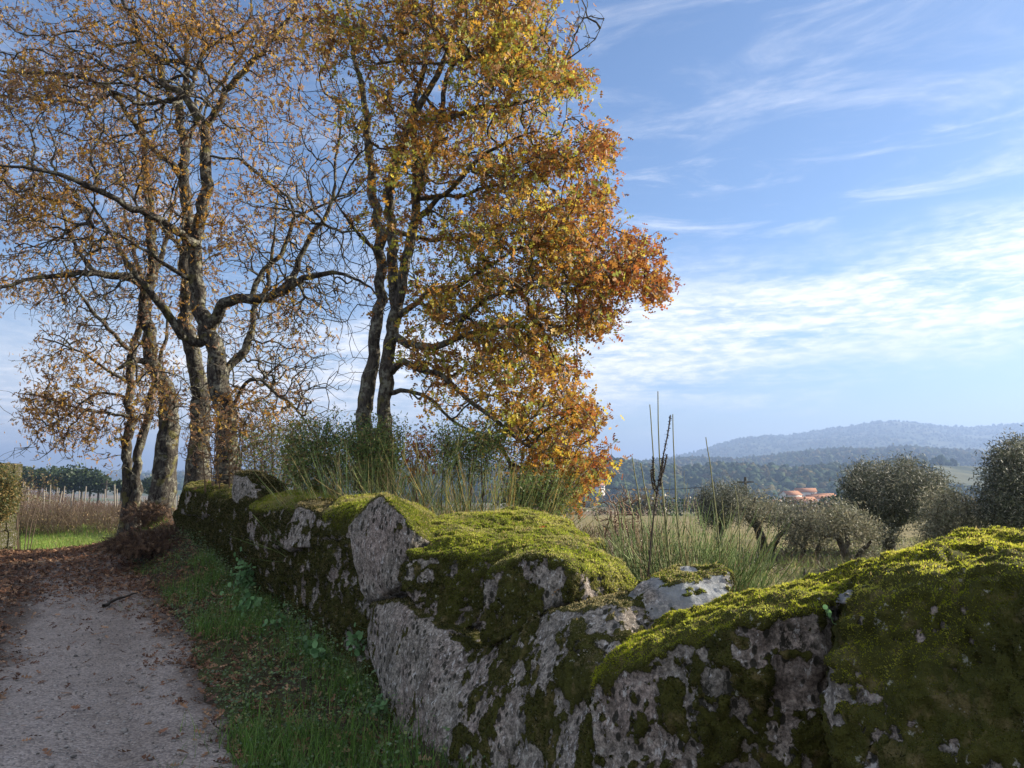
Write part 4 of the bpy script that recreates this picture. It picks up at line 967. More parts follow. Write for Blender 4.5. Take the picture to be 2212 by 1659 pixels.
# dead bracken against the wall end
def bracken(u, v, Y, ru, rv, dY, n, label, seed):
    rng = np.random.default_rng(seed); c = pt(u, v, Y); sx = ru / F * Y; sz = rv / F * Y
    d = rdir(n, rng) * (rng.random(n) ** .8)[:, None]
    P = c + d * np.array([sx, dY, sz]); P[:, 2] = np.maximum(P[:, 2], hgt(P[:, 0], P[:, 1]) + .02)
    dirs = norm(d + rng.normal(size=(n, 3)) * .7 + np.array([-.2, -.2, -.3])); L = rng.uniform(.07, .19, n)
    pv = [(0, 0, 0)] ; pf = []
    tv = []; tf = []
    for k in range(6):
        x0 = .08 + k * .15; w_ = .30 * (1 - k / 6.5)
        for sgn in (1, -1):
            b = len(tv); tv += [(x0, 0, 0), (x0 + .10, 0, 0), (x0 + .16, w_ * sgn, -.05)]; tf.append((b, b + 1, b + 2))
    b = len(tv); tv += [(0, .006, 0), (0, -.006, 0), (1, 0, 0)]; tf.append((b, b + 1, b + 2))
    tv = np.array(tv, float); tf = np.array(tf)
    V, Fc = stamp(tv, tf, P, dirs, norm(rng.normal(size=(n, 3)) + [0, 0, .7]), L, rng.uniform(-.4, .1, n))
    pal = np.array([[.13, .08, .05], [.085, .052, .035], [.20, .13, .08], [.06, .042, .03]])
    C = np.repeat(pal[rng.integers(0, 4, n)] * rng.uniform(.7, 1.3, (n, 1)), len(tv), 0)
    b0 = np.array([c[0], Y, float(gz_at(c[0], Y))])
    o = mesh('bracken_clump', V - b0, [Fc], M_LITTER, C); o.location = tuple(b0); tag(o, label, 'bracken', 'dead bracken by the wall end')
bracken(338, 1168, 12.9, 76, 17, 1.3, 5200, 'heap of dark brown dead bracken against the far end of the wall', 71)
bracken(322, 1108, 14.6, 50, 22, .7, 900, 'sunlit russet bracken between the oak trunks', 72)

# ------------------------------------------------------------------ olives and orchard
PAL_OLIVE = np.array([[.075, .085, .05], [.10, .11, .07], [.05, .06, .035], [.16, .17, .12]])
PAL_OLIVEP = np.array([[.20, .20, .13], [.26, .25, .17], [.14, .15, .09], [.32, .29, .19]])
PAL_OLIVED = np.array([[.08, .09, .06], [.12, .13, .09], [.06, .07, .048], [.26, .26, .20]])
SPREAD[0] = 0.
DENS.update({82: .95, 83: .9, 84: .85, 86: 1.0})
def olive(label, Y, trunks, att, dY, seed, pal, n_per=26, size=(.05, .085), leafy=1., cat='tree', group='olive trees in the field', spread=.17, mat=None):
    b = pt(trunks[0][0][0], trunks[0][0][1], Y)
    return make_tree('olive_tree', label, tuple(b), trunks, att, Y, dY, leafy, n_per, size, pal, seed, M_OLIVEBARK, None, .35, group, .0035, .0, spread, cat, NARROW_V, OVAL_F, mat or M_OLIVE)
Yo = 17.
olive('dark dense round-crowned olive, the smaller one left of the twisted olive', 21., [[(1552, 1205, 21, .14), (1555, 1160, 21, .11), (1560, 1110, 21, .08), (1565, 1070, 21, .04)], [(1556, 1150, 21, .08), (1530, 1100, 21, .05), (1520, 1070, 21, .02)], [(1557, 1150, 21, .08), (1590, 1100, 21, .05), (1605, 1060, 21, .02)]],
      [(1565, 1085, 62, 50, 330), (1530, 1110, 35, 35, 90), (1600, 1085, 38, 38, 90)], .95, 81, PAL_OLIVED, 30)
olive('old olive with a twisted bare V-shaped trunk and sparse pale leaves', 15.5, [[(1640, 1228, 15.5, .17), (1648, 1200, 15.5, .13), (1640, 1160, 15.5, .11), (1632, 1130, 15.5, .09), (1628, 1100, 15.5, .07), (1630, 1075, 15.5, .03)], [(1648, 1205, 15.5, .10), (1668, 1180, 15.4, .075), (1680, 1155, 15.3, .055), (1700, 1140, 15.2, .03)], [(1634, 1140, 15.5, .05), (1612, 1115, 15.4, .035), (1600, 1090, 15.4, .015)]],
      [(1650, 1100, 55, 34, 110), (1618, 1105, 34, 30, 50), (1695, 1120, 36, 30, 60)], .8, 82, PAL_OLIVEP, 20)
olive('small pale bushy olive between the two twisted olives', 14.5, [[(1745, 1260, 14.5, .10), (1742, 1220, 14.5, .07), (1735, 1180, 14.5, .05), (1745, 1140, 14.5, .02)], [(1742, 1225, 14.5, .06), (1765, 1190, 14.5, .04), (1775, 1160, 14.5, .015)]],
      [(1735, 1125, 50, 40, 130), (1775, 1150, 45, 45, 100), (1720, 1165, 38, 35, 60), (1700, 1125, 34, 30, 40)], .8, 83, PAL_OLIVEP, 20)
olive('olive with crooked dark limbs in front of the big dark olive', 13.5, [[(1845, 1265, 13.5, .13), (1840, 1225, 13.5, .10), (1825, 1190, 13.5, .08), (1805, 1160, 13.5, .06), (1780, 1158, 13.4, .03)], [(1840, 1220, 13.5, .08), (1862, 1190, 13.5, .055), (1880, 1170, 13.5, .03)], [(1824, 1188, 13.5, .06), (1830, 1150, 13.5, .04), (1825, 1120, 13.5, .015)]],
      [(1820, 1120, 55, 36, 130), (1870, 1150, 50, 40, 110), (1785, 1130, 40, 36, 60), (1880, 1225, 60, 36, 60)], .85, 84, PAL_OLIVEP, 20)
olive('big dark round olive, the largest crown in the field', 16., [[(1925, 1255, 16, .20), (1920, 1200, 16, .16), (1915, 1150, 16, .13), (1925, 1090, 16, .09), (1930, 1030, 16, .03)], [(1916, 1160, 16, .10), (1870, 1100, 16, .07), (1850, 1050, 16, .03)], [(1917, 1160, 16, .10), (1970, 1100, 16, .07), (2010, 1060, 16, .03)]],
      [(1935, 1060, 122, 75, 760), (1860, 1050, 55, 55, 150), (2000, 1070, 70, 60, 200), (1900, 1140, 60, 50, 130)], 1.5, 85, PAL_OLIVED, 30)
olive('pale silvery olive filling the space right of the big dark olive', 13., [[(2060, 1240, 13, .12), (2058, 1190, 13, .09), (2050, 1130, 13, .06), (2045, 1080, 13, .02)], [(2058, 1190, 13, .06), (2085, 1130, 13, .04), (2090, 1090, 13, .015)]],
      [(2045, 1110, 62, 62, 200), (2020, 1160, 50, 50, 110), (2090, 1140, 50, 55, 110)], 1.0, 86, PAL_OLIVEP, 24)
olive('tall dark olive cut by the right edge of the view', 12.5, [[(2190, 1230, 12.5, .20), (2190, 1150, 12.5, .15), (2185, 1080, 12.5, .10), (2180, 1000, 12.5, .04)], [(2190, 1130, 12.5, .09), (2240, 1060, 12.5, .05), (2260, 1000, 12.5, .02)]],
      [(2190, 1020, 68, 80, 420), (2150, 1090, 50, 55, 190), (2210, 1110, 70, 60, 240), (2290, 1040, 70, 90, 200)], 1.0, 87, PAL_OLIVED, 28)

def stake(u0, v0, u1, v1, Y, r, label, group, mat, name='wooden_stake'):
    a = pt(u0, v0, Y); b = pt(u1, v1, Y); a = np.array([a[0], a[1], min(a[2], float(gz_at(a[0], a[1])))])
    q = np.stack([a + (b - a) * t for t in np.linspace(0, 1, 6)]); q[1:-1] += np.random.default_rng(int(u0)).normal(size=(4, 3)) * r * .3
    V, Q = tubes(q[None], np.array([[r * 1.05, r, r, .98 * r, .95 * r, .8 * r]]), 7); V = V - a
    cap = np.array([[5 * 7 + k for k in range(7)]])
    me_o = mesh(name, V, [Q, cap], mat); me_o.location = tuple(a); return tag(me_o, label, 'post', group)
G = 'thin dark stakes in the olive field'
stake(1607, 1225, 1603, 1182, 12, .016, 'leaning thin dark stake left of the twisted olive trunk', G, M_DARKPOST)
stake(1638, 1250, 1632, 1190, 11, .02, 'thin dark stake in front of the twisted olive trunk', G, M_DARKPOST)
stake(1683, 1232, 1678, 1196, 13, .014, 'short dark stake right of the twisted olive trunk', G, M_DARKPOST)
stake(1742, 1262, 1738, 1228, 9.5, .018, 'short dark stake under the small pale bushy olive', G, M_DARKPOST)

# utility poles with cross arms and wire
def pole(u, v0, v1, Y, r, label):
    a = pt(u, v0, Y); b = pt(u, v1, Y); L = b[2] - a[2]
    root = thing('utility_pole', tuple(a), label, 'utility pole')
    q = np.array([[[0, 0, 0], [0, 0, L * .5], [0, 0, L]]], float); V, Q = tubes(q, np.array([[r, r * .9, r * .7]]), 10)
    mesh('pole_shaft', V, [Q], M_DARKPOST, parent=root)
    V, Q = tubes(np.array([[[-.8, 0, L - .5], [.8, 0, L - .5]]]), np.full((1, 2), r * .45), 6); mesh('cross_arm', V, [Q], M_DARKPOST, parent=root)
    return b
pb = pole(1613, 1115, 1030, 75, .17, 'lone utility pole rising behind the small dark olive')
pole(228, 1075, 1038, 120, .16, 'distant utility pole above the vineyard left of the oaks')
far_l = pt(1180, 1024, 110)
t = np.linspace(0, 1, 30)[:, None]; q = pb * (1 - t) + far_l * t; q[:, 2] -= 1.2 * 4 * (t * (1 - t))[:, 0] + .5
V, Q = tubes(q[None], np.full((1, 30), .035), 4); o = mesh('power_line', V - q[0], [Q], M_WIRE); o.location = tuple(q[0]); tag(o, 'sagging black wire running left from the lone utility pole', 'cable')

# ------------------------------------------------------------------ left: vineyard, scrub, hedge
rng = np.random.default_rng(90)
posts = []
for row in range(6):
    Yr = 44 + row * 11
    for k in range(7):
        u = 30 + k * 68 + (row * 31) % 61 + rng.normal() * 6
        if u > 420: continue
        x_ = (u - 1106) / F * Yr; posts.append((x_, Yr + rng.normal() * .6))
pr = None
for k, (x_, y_) in enumerate(posts):
    L = rng.uniform(1.8, 2.4); z = gz_at(x_, y_) - .1
    V, Q = tubes(np.array([[[0, 0, 0], [rng.normal() * .03, 0, L * .5], [rng.normal() * .08, 0, L]]]), np.array([[.05, .047, .042]]), 6)
    o = mesh('vineyard_post', V, [Q, np.array([[12, 13, 14, 15, 16, 17]])], M_POST); o.location = (x_, y_, z)
    tag(o, 'pale wooden post standing in the bare brown vineyard', 'post', 'vineyard posts left of the oaks')
# bare vines: trunks + canes, too many to count
N = 5200
Yv = 43 + rng.integers(0, 32, N) * 2.2 + rng.normal(size=N) * .12; Uv = rng.uniform(-120, 460, N); Xv = (Uv - 1106) / F * Yv; Zv = hgt(Xv, Yv)
hh = rng.uniform(.4, 1.1, N); K = 4; t = np.linspace(0, 1, K)
b = np.stack([Xv, Yv, Zv + rng.uniform(0, .7, N)], -1)
d = norm(np.stack([rng.normal(size=N) * .8, rng.normal(size=N) * .2, np.ones(N)], -1))
P = b[:, None] + d[:, None] * (hh[:, None] * t * .7)[..., None]; P[:, 1:] += np.cumsum(rng.normal(size=(N, K - 1, 3)) * .06, 1)
V, Q = tubes(P, np.full((N, K), .013), 3)
pal = np.array([[.16, .10, .07], [.22, .15, .10], [.12, .08, .06]])
o = mesh('vines', V, [Q], M_STEM, np.repeat(pal[rng.integers(0, 3, N)], K * 3, 0)); tag(o, 'rows of bare brown grapevines in the vineyard left of the oaks', 'vines', kind='stuff')

def scrub(name, u0, u1, Y0, Y1, n, h, pal, label, seed, cat, vtop=None, mat=None, size=(.05, .10), kind='stuff'):
    """low undergrowth scattered over a strip of terrain"""
    rng = np.random.default_rng(seed); m = n // 45
    Yc = rng.uniform(Y0, Y1, m); Uc = rng.uniform(u0, u1, m); Xc = (Uc - 1106) / F * Yc; hc = h * rng.uniform(.4, 1, m); wc = rng.uniform(.3, .7, m)
    k = rng.integers(0, m, n); d = rdir(n, rng) * (rng.random(n) ** .5)[:, None]
    X = Xc[k] + d[:, 0] * wc[k]; Y = Yc[k] + d[:, 1] * wc[k]; Z = hgt(X, Y, False) + np.abs(d[:, 2]) * hc[k]
    c = np.stack([X, Y, Z], -1); V, Fc = stamp(OVAL_V, OVAL_F, c, rdir(n, rng), rdir(n, rng), rng.uniform(*size, n))
    pc = pal[rng.integers(0, len(pal), m)][k] * .6 + pal[rng.integers(0, len(pal), n)] * .4
    C = np.repeat(pc * rng.uniform(.7, 1.3, (n, 1)), 4, 0)
    parts = [(V, Fc, C)]
    ns = n // 3; kk = rng.integers(0, m, ns); a = np.stack([Xc[kk] + rng.normal(size=ns) * wc[kk] * .5, Yc[kk] + rng.normal(size=ns) * wc[kk] * .4, 0 * hc[kk]], -1); a[:, 2] = hgt(a[:, 0], a[:, 1], False)
    bb = a + np.stack([rng.normal(size=ns) * .2, rng.normal(size=ns) * .2, hc[kk] * rng.uniform(.6, 1.3, ns)], -1)
    parts.append((*tubes(np.stack([a, (a + bb) / 2 + rng.normal(size=(ns, 3)) * .04, bb], 1), np.full((ns, 3), .006), 3), (.17, .12, .08)))
    V, fs, C = join(parts); o = mesh(name, V, fs, mat or M_GREENLEAF, C); return tag(o, label, cat, kind=kind)
PAL_SCRUB = np.array([[.28, .19, .10], [.20, .14, .07], [.14, .15, .05], [.36, .24, .11], [.09, .10, .04], [.24, .18, .10]])
scrub('undergrowth', -60, 360, 29.5, 42, 16000, 1.0, PAL_SCRUB, 'brown and green scrub on the bank between the road and the vineyard', 91, 'undergrowth', size=(.06, .13))
scrub('undergrowth', 215, 330, 18, 26, 3000, .35, np.array([[.20, .26, .05], [.30, .24, .10], [.14, .18, .05]]), 'low sunlit weeds where the road bends behind the twin-stemmed oak', 92, 'undergrowth', size=(.04, .08))
scrub('undergrowth', 1180, 1420, 12, 26, 4200, .55, PAL_SCRUB, 'brown weeds in the field left of the small dark olive', 93, 'undergrowth', size=(.04, .08))
scrub('undergrowth', 1600, 2250, 10, 17, 3500, .18, np.array([[.22, .24, .10], [.30, .27, .14], [.15, .18, .06]]), 'pale dry weeds under the olive trees', 94, 'undergrowth', size=(.03, .07))
# stone pillar, half under ivy, at the left edge
pa = pt(-56, 1130, 19.5); pb_ = pt(16, 1000, 19.5); pz = float(gz_at(0.5 * (pa[0] + pb_[0]), 19.6)) - .1
hw = (pb_[0] - pa[0]) / 2; hh_ = pb_[2] - pz; bm = bmesh.new()
for kx in range(2):
    for kz in range(6):
        for ky in range(2):
            cx_ = (-hw / 2 + kx * hw) * 1.0; z0_ = kz * hh_ / 6
            bmesh.ops.create_cube(bm, size=1, matrix=Matrix.Translation((cx_ + (.04 if kz % 2 else -.04) * (1 if kx else -1), -.2 + ky * .4, z0_ + hh_ / 12)) @ Matrix.Diagonal((hw * (1.02 + .1 * random.random()) - .015, .39, hh_ / 6 - .012, 1)))
bmesh.ops.bevel(bm, geom=bm.edges[:], offset=.025, segments=2, affect='EDGES')
for v in bm.verts: v.co += Vector((random.uniform(-.008, .008), random.uniform(-.008, .008), random.uniform(-.008, .008)))
me = bpy.data.meshes.new('stone_pillar'); bm.to_mesh(me); bm.free(); me.materials.append(M_STONE)
for nm_, vv in (('moss', .5), ('lime', 0.)):
    a_ = me.attributes.new(nm_, 'FLOAT', 'POINT'); a_.data.foreach_set('value', np.full(len(me.vertices), vv, np.float32))
o = bpy.data.objects.new('stone_pillar', me); COL.objects.link(o); o.location = ((pa[0] + pb_[0]) / 2, 19.7, pz); tag(o, 'squared stone pillar half hidden in ivy at the left edge of the view', 'pillar')
# ivy in front of it
bush('ivy_hedge', -4, 1070, 18.7, 42, 66, .5, 700, 16, (.05, .09), np.array([[.10, .12, .04], [.20, .16, .06], [.28, .19, .07], [.07, .09, .03]]), 'ivy-covered hedge end at the left edge beyond the road', 95, spread=.14)
bush('twiggy_bush', 60, 1050, 22, 70, 45, 1.0, 240, 3, (.06, .1), PAL_SCRUB, 'thin twiggy bush right of the ivy-covered hedge', 96, spread=.14, leafy=.7)
# ------------------------------------------------------------------ distant pines, hills, village
ICO = None
def ico(sub=1):
    bm = bmesh.new(); bmesh.ops.create_icosphere(bm, subdivisions=sub, radius=1); V = np.array([v.co[:] for v in bm.verts]); Fc = np.array([[v.index for v in f.verts] for f in bm.faces]); bm.free(); return V, Fc
IV, IF = ico(2)
def crowns(c, r, pal, seed, squash=1.0, IVV=None, IFF=None):
    IVV = IV if IVV is None else IVV; IFF = IF if IFF is None else IFF
    rng = np.random.default_rng(seed); n = len(c); k = len(IVV)
    a = rng.random(n) * 6.28; ca, sa = np.cos(a), np.sin(a)
    T = np.broadcast_to(IVV, (n, k, 3)).copy()
    off = rng.random((n, 1, 3)) * 50
    nz = fbm((T + off).reshape(-1, 3), 1.7, 3, seed).reshape(n, k)
    T = T * (1 + 1.1 * nz)[..., None]
    X = T[..., 0] * ca[:, None] - T[..., 1] * sa[:, None]; Y = T[..., 0] * sa[:, None] + T[..., 1] * ca[:, None]; Z = T[..., 2] * squash
    V = c[:, None] + r[:, None, None] * np.stack([X, Y, Z], -1)
    Fc = (IFF[None] + (np.arange(n) * k)[:, None, None]).reshape(-1, 3)
    C = np.repeat(pal[rng.integers(0, len(pal), n)] * rng.uniform(.7, 1.3, (n, 1)), k, 0)
    return V.reshape(-1, 3), Fc, C
PAL_FOR = np.array([[.025, .045, .025], [.035, .055, .028], [.02, .035, .02], [.05, .065, .03], [.08, .07, .03]])
# individual pines beyond the vineyard
rng = np.random.default_rng(99)
PORD = ['second from the left', 'third from the left', 'fourth from the left', 'fifth from the left', 'sixth and among the biggest', 'seventh from the left', 'eighth from the left', 'ninth from the left', 'second from the right', 'leftmost', 'rightmost']
for k, (u, v, rr_, Yp) in enumerate([(aa, bb - 9, cc * 1.25, dd2) for aa, bb, cc, dd2 in [(55, 1040, 2.1, 150), (85, 1046, 1.8, 150), (110, 1042, 2.0, 155), (135, 1045, 2.3, 150), (160, 1044, 2.4, 150), (178, 1042, 2.2, 152), (195, 1049, 1.9, 150), (213, 1053, 1.7, 150), (262, 1060, 1.2, 150), (30, 1046, 2.2, 150), (335, 1058, 1.6, 150)]]):
    c = pt(u, v, Yp); zb = float(hgt(np.array([c[0]]), np.array([c[1]]), False)[0])
    root = thing('pine_tree', (c[0], c[1], zb), 'dark round-topped pine behind the vineyard, %s of the skyline row' % PORD[k], 'tree', 'pines on the skyline behind the vineyard')
    V, Q = tubes(np.array([[[0, 0, 0], [.1, 0, (c[2] - zb) * .6], [0, 0, c[2] - zb]]]), np.array([[.25, .2, .1]]), 6); mesh('trunk', V, [Q], M_BARK_DARK, parent=root)
    n = 900; d = rdir(n, rng) * (rng.random(n) ** .33)[:, None]; lump = 1 + .4 * fbm(d + k * 3, 2.0, 2, k)
    P = d * lump[:, None] * np.array([rr_ * 1.25, rr_ * 1.2, rr_ * .85]) + np.array([0, 0, c[2] - zb])
    V, Fc = stamp(OVAL_V * np.array([1, 2.4, 1]), OVAL_F, P, rdir(n, rng), rdir(n, rng), rng.uniform(.35, .75, n))
    mesh('crown', V, [Fc], M_GREENLEAF, np.repeat(np.array([[.045, .07, .03], [.06, .085, .035], [.03, .05, .022]])[rng.integers(0, 3, n)], 4, 0), parent=root)

def hill(name, D, prof, base_z, depth, seed, col0, col1, rough):
    """ridge standing at distance D with the skyline prof [(u,v)]; a real hill with front and back slopes"""
    us = np.linspace(prof[0][0], prof[-1][0], 420); vs = np.interp(us, [p[0] for p in prof], [p[1] for p in prof])
    top = np.array([pt(a, b, D) for a, b in zip(us, vs)])
    T = np.concatenate([np.linspace(-1, 0, 26), np.linspace(0, 1, 10)[1:]])
    rows = []
    for t in T:
        sc = 1 + t * depth / D
        f = (1 - abs(t)) ** (.8 if t < 0 else 1.0)
        x = top[:, 0] * sc; y = top[:, 1] * sc
        z = base_z + (top[:, 2] - base_z) * f
        P = np.stack([x, y, 0 * x], -1)
        z = z + rough * fbm(P, 1 / (D * .12), 4, seed) * min(1, 4 * abs(t)) * f ** .5 + rough * .10 * fbm(P, 1 / (D * .012), 3, seed + 1)
        rows.append(np.stack([x, y, z], -1))
    G_ = np.stack(rows, 0); nr, nc, _ = G_.shape
    i = np.arange(nr - 1)[:, None]; j = np.arange(nc - 1)[None]
    Fc = np.stack([i * nc + j, i * nc + j + 1, (i + 1) * nc + j + 1, (i + 1) * nc + j], -1).reshape(-1, 4)
    V = G_.reshape(-1, 3); n = smooth(fbm(V * [1, 1, 0], 1 / (D * .03), 4, seed + 5), -.3, .4)[:, None]
    C = np.array(col0) * (1 - n) + np.array(col1) * n
    o = mesh(name, V, [Fc], M_HILL, C, smooth_=True); tag(o, kind='structure')
    return G_
def forest(G_, n, r, label, seed, jmax=None, pal=PAL_FOR, umin=None, clear=.0, tlo=0, IVV=None, IFF=None):
    rng = np.random.default_rng(seed); nr, nc, _ = G_.shape
    i = rng.uniform(tlo, 25.9, n); j = rng.uniform(0, nc - 1.01, n)
    i0 = i.astype(int); j0 = j.astype(int); fi = (i - i0)[:, None]; fj = (j - j0)[:, None]
    P = (G_[i0, j0] * (1 - fi) + G_[i0 + 1, j0] * fi) * (1 - fj) + (G_[i0, j0 + 1] * (1 - fi) + G_[i0 + 1, j0 + 1] * fi) * fj
    keep = fbm(P * [1, 1, 0], 1 / 160., 3, seed) > clear; P = P[keep]
    rr_ = rng.uniform(r * .55, r * 1.25, len(P)); P[:, 2] += rr_ * .5
    V, Fc, C = crowns(P, rr_, pal, seed, 1.15, IVV, IFF)
    return tag(mesh('forest', V, [Fc], M_FOREST, C), label, 'forest', kind='stuff')
hf = hill('far_hills', 3600, [(-1500, 1015), (-300, 1022), (600, 1018), (1200, 1008), (1330, 1003), (1400, 998), (1480, 984), (1520, 975), (1560, 958), (1600, 947), (1650, 941), (1700, 941), (1745, 933), (1790, 926), (1850, 919), (1900, 911), (1945, 911), (1990, 915), (2040, 920), (2090, 922), (2130, 920), (2170, 918), (2212, 915), (2500, 905), (3000, 930), (4200, 1000)], -25, 1500, 201, (.035, .055, .035), (.09, .10, .06), 45)
IV1, IF1 = ico(1)
forest(hf, 20000, 5, 'woods covering the far blue ridge', 211, clear=-.35, IVV=IV1, IFF=IF1, tlo=8)
hm = hill('middle_hills', 1700, [(300, 1030), (900, 1010), (1200, 1004), (1320, 998), (1400, 1000), (1470, 994), (1520, 994), (1580, 991), (1640, 992), (1700, 985), (1760, 977), (1830, 973), (1900, 976), (1960, 969), (2030, 973), (2100, 977), (2212, 980), (2600, 990), (3600, 1020)], -25, 750, 202, (.045, .065, .03), (.12, .13, .06), 20)
forest(hm, 16000, 5, 'woods on the middle hills below the far ridge', 212, clear=-.25, IVV=IV1, IFF=IF1, tlo=4)
hn = hill('near_slope', 850, [(500, 1040), (1000, 1024), (1250, 1012), (1330, 1004), (1400, 1016), (1480, 1022), (1560, 1012), (1640, 1016), (1720, 1022), (1800, 1012), (1880, 1006), (2000, 1000), (2100, 1008), (2212, 1012), (2700, 1030)], -20, 230, 203, (.045, .06, .03), (.12, .12, .06), 5)
forest(hn, 6000, 4.3, 'dark wood on the lower slope behind the village', 213, clear=-.3, tlo=0)
# bushes and trees scattered on the valley fields
rng = np.random.default_rng(222); n = 700
Yq = 90 * (600 / 90) ** rng.random(n); Uq = rng.uniform(1150, 2400, n); Xq = (Uq - 1106) / F * Yq
keep = (fbm(np.stack([Xq, Yq, 0 * Xq], -1), 1 / 60., 2, 9) > .05); Xq, Yq = Xq[keep], Yq[keep]
rq = rng.uniform(.8, 2.6, len(Xq)); Pq = np.stack([Xq, Yq, hgt(Xq, Yq, False) + rq * .5], -1)
kq = rng.integers(0, len(Pq), 90000); dq = rdir(90000, rng) * (rng.random(90000) ** .4)[:, None]
cq = Pq[kq] + dq * rq[kq][:, None] * (1 + .4 * fbm(dq + kq[:, None] * 1.3, 1.6, 2, 4))[:, None] * np.array([1.3, 1.3, .9])
V, Fc = stamp(OVAL_V * np.array([1, 2.2, 1]), OVAL_F, cq, rdir(90000, rng), rdir(90000, rng), rng.uniform(.12, .3, 90000) * rq[kq])
palq = np.vstack([PAL_FOR, [[.13, .09, .05], [.15, .12, .07]]]); C = np.repeat(palq[rng.integers(0, 7, len(Pq))][kq] * rng.uniform(.6, 1.4, (90000, 1)), 4, 0)
tag(mesh('thickets', V, [Fc], M_GREENLEAF, C), 'hedgerows and thickets between the valley fields', 'thickets', kind='stuff')

def house(u, v, Y, w_, d_, h_, rot, label):
    c = pt(u, v, Y); zb = float(hgt(np.array([c[0]]), np.array([c[1]]), False)[0]); zb = c[2] - h_ * .5
    root = thing('village_house', (c[0], c[1], zb), label, 'house', 'houses of the valley village'); root.rotation_euler.z = rot
    x, y = w_ / 2, d_ / 2; zf = -4
    V = np.array([(-x, -y, zf), (x, -y, zf), (x, y, zf), (-x, y, zf), (-x, -y, h_), (x, -y, h_), (x, y, h_), (-x, y, h_), (-x, 0, h_ + d_ * .24), (x, 0, h_ + d_ * .24)], float)
    mesh('wall', V, [np.array([(0, 1, 5, 4), (1, 2, 6, 5), (2, 3, 7, 6), (3, 0, 4, 7)]), np.array([(4, 8, 7), (5, 6, 9)])], M_WALLW, parent=root)
    e = .5; hx = x + e; rz = h_ + d_ * .24 + .15; hz = h_ - .12
    tv = [(-hx, -y - e, hz), (hx, -y - e, hz), (hx, 0, rz), (-hx, 0, rz), (hx, y + e, hz), (-hx, y + e, hz)]
    tv += [(a, b, c_ - .2) for a, b, c_ in tv]
    mesh('roof', np.array(tv, float), [np.array([(0, 1, 2, 3), (3, 2, 4, 5), (6, 9, 8, 7), (9, 11, 10, 8), (0, 6, 7, 1), (5, 4, 10, 11), (1, 7, 8, 2), (2, 8, 10, 4), (0, 3, 9, 6), (3, 5, 11, 9)])], M_ROOF, parent=root)
    nwin = max(2, int(w_ / 4))
    for k in range(nwin):
        cx_ = -x + (k + .5) * w_ / nwin
        V = np.array([(cx_ - .5, -y - .04, h_ * .45), (cx_ + .5, -y - .04, h_ * .45), (cx_ + .5, -y - .04, h_ * .8), (cx_ - .5, -y - .04, h_ * .8), (cx_ - .5, -y + .02, h_ * .45), (cx_ + .5, -y + .02, h_ * .45), (cx_ + .5, -y + .02, h_ * .8), (cx_ - .5, -y + .02, h_ * .8)], float)
        mesh('window', V, [np.array([(0, 1, 2, 3), (0, 4, 5, 1), (1, 5, 6, 2), (2, 6, 7, 3), (3, 7, 4, 0)])], M_PANE, parent=root)
house(1708, 1078, 430, 9, 8, 5, .3, 'two-storey house with the highest orange roof of the village')
house(1740, 1072, 450, 11, 8, 5.5, -.2, 'house on the skyline of the village group left of the big dark olive')
house(1725, 1090, 400, 16, 8, 4, .1, 'long low house with an orange roof, nearest of the village')
house(1762, 1084, 410, 9, 7, 4, -.4, 'small house between the long low house and the big dark olive')
house(1780, 1082, 440, 12, 8, 4.5, .2, 'pale house half behind the big dark olive')
house(1672, 1093, 380, 8, 6, 3, .1, 'lone low house left of the village group')
house(1293, 1054, 640, 8, 7, 4.5, .5, 'lone pale house beside the lowest golden branches')

# ------------------------------------------------------------------ ground cover near the camera
def grass(N, sfun, label, seed, hrange=(.08, .25), wr=(.0016, .0035), pal=None):
    rng = np.random.default_rng(seed); x_, y_ = sfun(rng, N); n = len(x_); z = hgt(x_, y_) - road_dip(x_ - W(y_), y_)
    K = 5; t = np.linspace(0, 1, K); a = rng.random(n) * 6.28; h_ = rng.uniform(*hrange, n); ln = h_ * rng.uniform(.15, .9, n)
    P = np.stack([x_[:, None] + (np.cos(a) * ln)[:, None] * t ** 2, y_[:, None] + (np.sin(a) * ln)[:, None] * t ** 2, z[:, None] - .01 + h_[:, None] * (t - .25 * t ** 2 * (ln / h_)[:, None])], -1)
    wd = rng.uniform(*wr, n)[:, None] * (1 - t[None] ** 1.6 * .95)
    V, Q = ribbons(P, wd, np.stack([-np.sin(a), np.cos(a), 0 * a], -1))
    pal = pal if pal is not None else np.array([[.09, .19, .03], [.12, .23, .04], [.07, .14, .03], [.16, .24, .06]])
    C = np.repeat(pal[rng.integers(0, len(pal), n)] * rng.uniform(.7, 1.35, (n, 1)), K * 2, 0)
    return tag(mesh('grass', V, [Q], M_GRASS, C), label, 'grass', kind='stuff')

def verge(rng, N):
    y_ = 2.5 + 9 * rng.random(N) ** 1.5; s_ = -1.45 * rng.random(N) ** .9; P = np.stack([s_, y_, 0 * y_], -1)
    k = 1.3 * fbm(P, 1.6, 4, 31) + .30 * smooth(y_, 5.4, 4.2) - .9 * smooth(s_, -.8, -1.2) - .18 * smooth(y_, 5.2, 6.4) + .35 * smooth(s_, -.7, -.15) * smooth(y_, 4.6, 5.6) - .5 * smooth(s_, -.35, -.1) * smooth(y_, 5.2, 4.4) > rng.normal(size=N) * .25 + .12; s_, y_ = s_[k], y_[k]; return W(y_) + s_, y_
grass(38000, verge, 'green grass growing in the shade at the foot of the wall', 101, (.05, .23))
def verge2(rng, N):
    y_ = rng.uniform(9, 16, N); s_ = rng.uniform(-1.6, -.2, N); P = np.stack([s_, y_, 0 * y_], -1); k = fbm(P, 1.1, 3, 32) > .1; return (W(y_) + s_)[k], y_[k]
